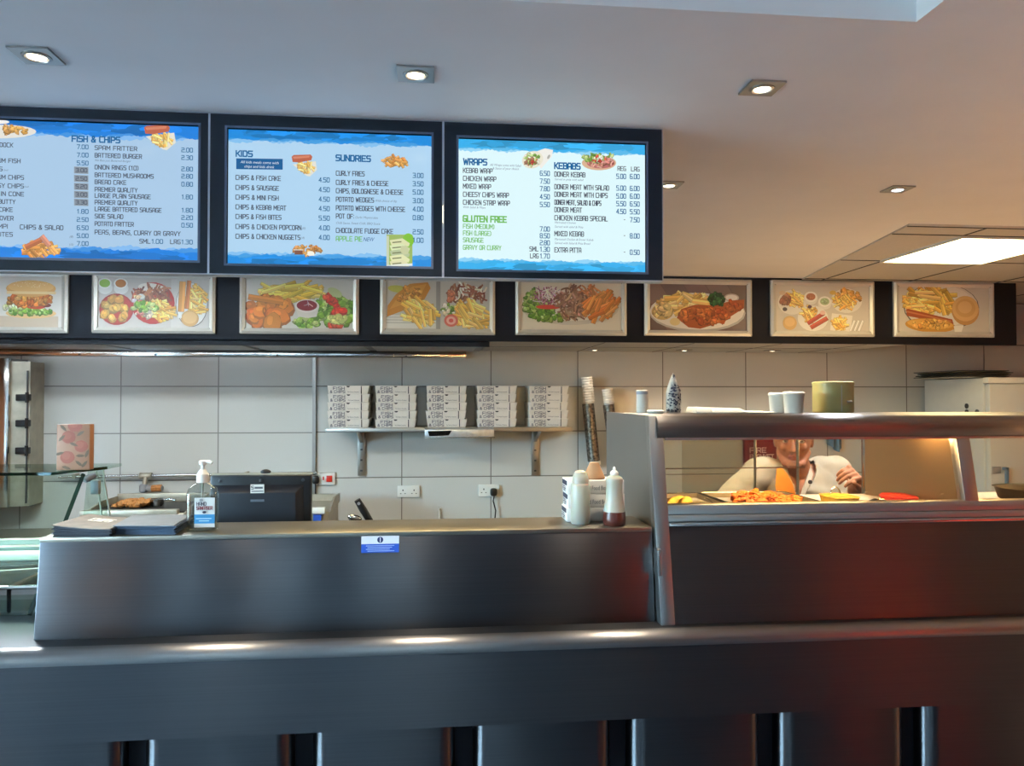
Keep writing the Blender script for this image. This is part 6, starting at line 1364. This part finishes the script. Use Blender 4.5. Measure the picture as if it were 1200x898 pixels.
for p in bme.polygons: p.use_smooth = True
bme.transform(Matrix.Translation(-FEET)); bme.materials.clear(); bme.materials.append(M['skin_painted'])
bo = bpy.data.objects.new('body', bme); C.objects.link(bo); bo.parent = pe
for s in (-1, 1):
    ey = build('eye', MB().blob(H(s*.031, .0735, .002), (.0125, .0125, .0115), 16, 10, 0, 0), 'white_plastic', pe)
    build('iris', MB().lathe(H(s*.031, .0835, .001), [(.0055, 0), (.0052, .0022), (0, .003)], 16, axis=fd), 'hair_grey', ey)
    build('eyelid', MB().tube([H(s*.031-.014, .0815, .003), H(s*.031, .0865, .0105), H(s*.031+.014, .0815, .003)], .003, 8), 'skin', ey)
# short hair
hm = MB(); vv, idx, ff = [], {}, []
for j in range(NP_+1):
    for i in range(NT_):
        k = j*NT_+i; p = hv[k]; d = p-HC; vv.append(HC + d*1.035 + hu*.002)
for (a, b_, c, d) in hf:
    ctr = sum((vv[q] for q in (a, b_, c, d)), Vector())/4 - HC; lf, up_ = ctr.dot(fd), ctr.dot(hu)
    if up_ > .045 + max(0, lf)*.42 or (lf < -.02 and up_ > -.045): ff.append((a, b_, c, d))
hm.add(vv, ff); ho = build('hair', hm, 'hair_grey', pe); so = ho.modifiers.new('thickness', 'SOLIDIFY'); so.thickness = .004
# coat
coat = MB()
coat.loft((0, 0, 0), [(z, rx, ry, 2.4, x_, y_) for z, rx, ry, x_, y_ in ((.60, .205, .155, 1.495, 3.15), (.80, .195, .145, 1.495, 3.15), (.95, .19, .140, 1.49, 3.14), (1.12, .185, .132, NB.x, 3.12), (1.22, .188, .120, NB.x, 3.10), (1.285, .155, .090, NB.x, 3.095), (1.325, .085, .070, NB.x, 3.085))], 32)
for s, S, E, Wt in ((-1, SR, ER, WR), (1, SL, EL, WL)):
    limb(coat, [NB+Vector((s*.045, .025, -.005)), S+Vector((0, 0, .003))], [.058, .060]); limb(coat, [S, E, E.lerp(Wt, .78)], [.064, .058, .046], 18)
cme = fuse(coat, .006, 3); bm = bmesh.new(); bm.from_mesh(cme)
VZ, VX = 1.165, at(936, 584, 2.97).x
dead = []
for f in bm.faces:
    c = f.calc_center_median(); fx = c.x - (VX + (NB.x-VX)*min(1, max(0, (c.z-VZ)/.14)))
    if c.y < NB.y+.01 and c.z > VZ and abs(fx) < (c.z-VZ)*.46: dead.append(f)
    elif (Vector((c.x, c.y, 0)) - Vector((NB.x, NB.y+.01, 0))).length < .064 and c.z > 1.25: dead.append(f)
bmesh.ops.delete(bm, geom=dead, context='FACES')
rn_ = random.Random(3)
for v in bm.verts:
    v.co += v.normal * (.0035*math.sin(v.co.x*55+v.co.z*24) + .0025*math.sin(v.co.z*90+v.co.x*20))
for f in bm.faces: f.smooth = True
bm.to_mesh(cme); bm.free(); cme.transform(Matrix.Translation(-FEET)); cme.materials.clear(); cme.materials.append(M['coat_white'])
co = bpy.data.objects.new('coat', cme); C.objects.link(co); co.parent = pe; so = co.modifiers.new('thickness', 'SOLIDIFY'); so.thickness = .003; so.offset = 1
def sheet(name, pxs, m, par, th=.005):
    """cloth piece following photo points (px, py, depth)"""
    a = [at(*q) for q in pxs]; n = len(a); mb = MB(); mb.add(a + [p + Vector((.001, th, 0)) for p in a], [tuple(range(n)), tuple(range(2*n-1, n-1, -1))] + [(i, n+i, n+(i+1) % n, (i+1) % n) for i in range(n)])
    return build(name, mb, m, par, bevel=.001)
sheet('collar', [(950, 546, 3.02), (953, 556, 2.985), (948, 571, 2.962), (941, 583, 2.950), (936, 586, 2.950), (940, 575, 2.955), (946, 560, 2.975)], 'coat_white', co)
sheet('collar', [(917, 546, 3.02), (913, 554, 2.99), (915, 566, 2.968), (921, 578, 2.955), (930, 586, 2.950), (923, 568, 2.962), (918, 556, 2.98)], 'coat_white', co)
sheet('apron_strap', [(910, 550, 2.978), (915, 547, 2.982), (923, 556, 2.966), (930, 570, 2.948), (934, 586, 2.940), (911, 588, 2.940), (909, 570, 2.952)], 'apron_orange', pe)
cb_ = at(949.5, 565, 2.955); build('button', MB().lathe(cb_, [(.0085, 0), (.0085, .003), (.006, .005), (0, .0045)], 16, axis=(cam.location-cb_).normalized()), 'black_plastic', co)
tr = MB()
for s in (-1, 1): limb(tr, [(1.495+s*.085, 3.16, .85), (1.495+s*.10, 3.14, .46), (1.495+s*.105, 3.17, .10)], [.098, .074, .062], 18)
tme = fuse(tr, .007, 2); tme.transform(Matrix.Translation(-FEET)); tme.materials.clear(); tme.materials.append(M['charcoal_plastic'])
to = bpy.data.objects.new('trousers', tme); C.objects.link(to); to.parent = pe
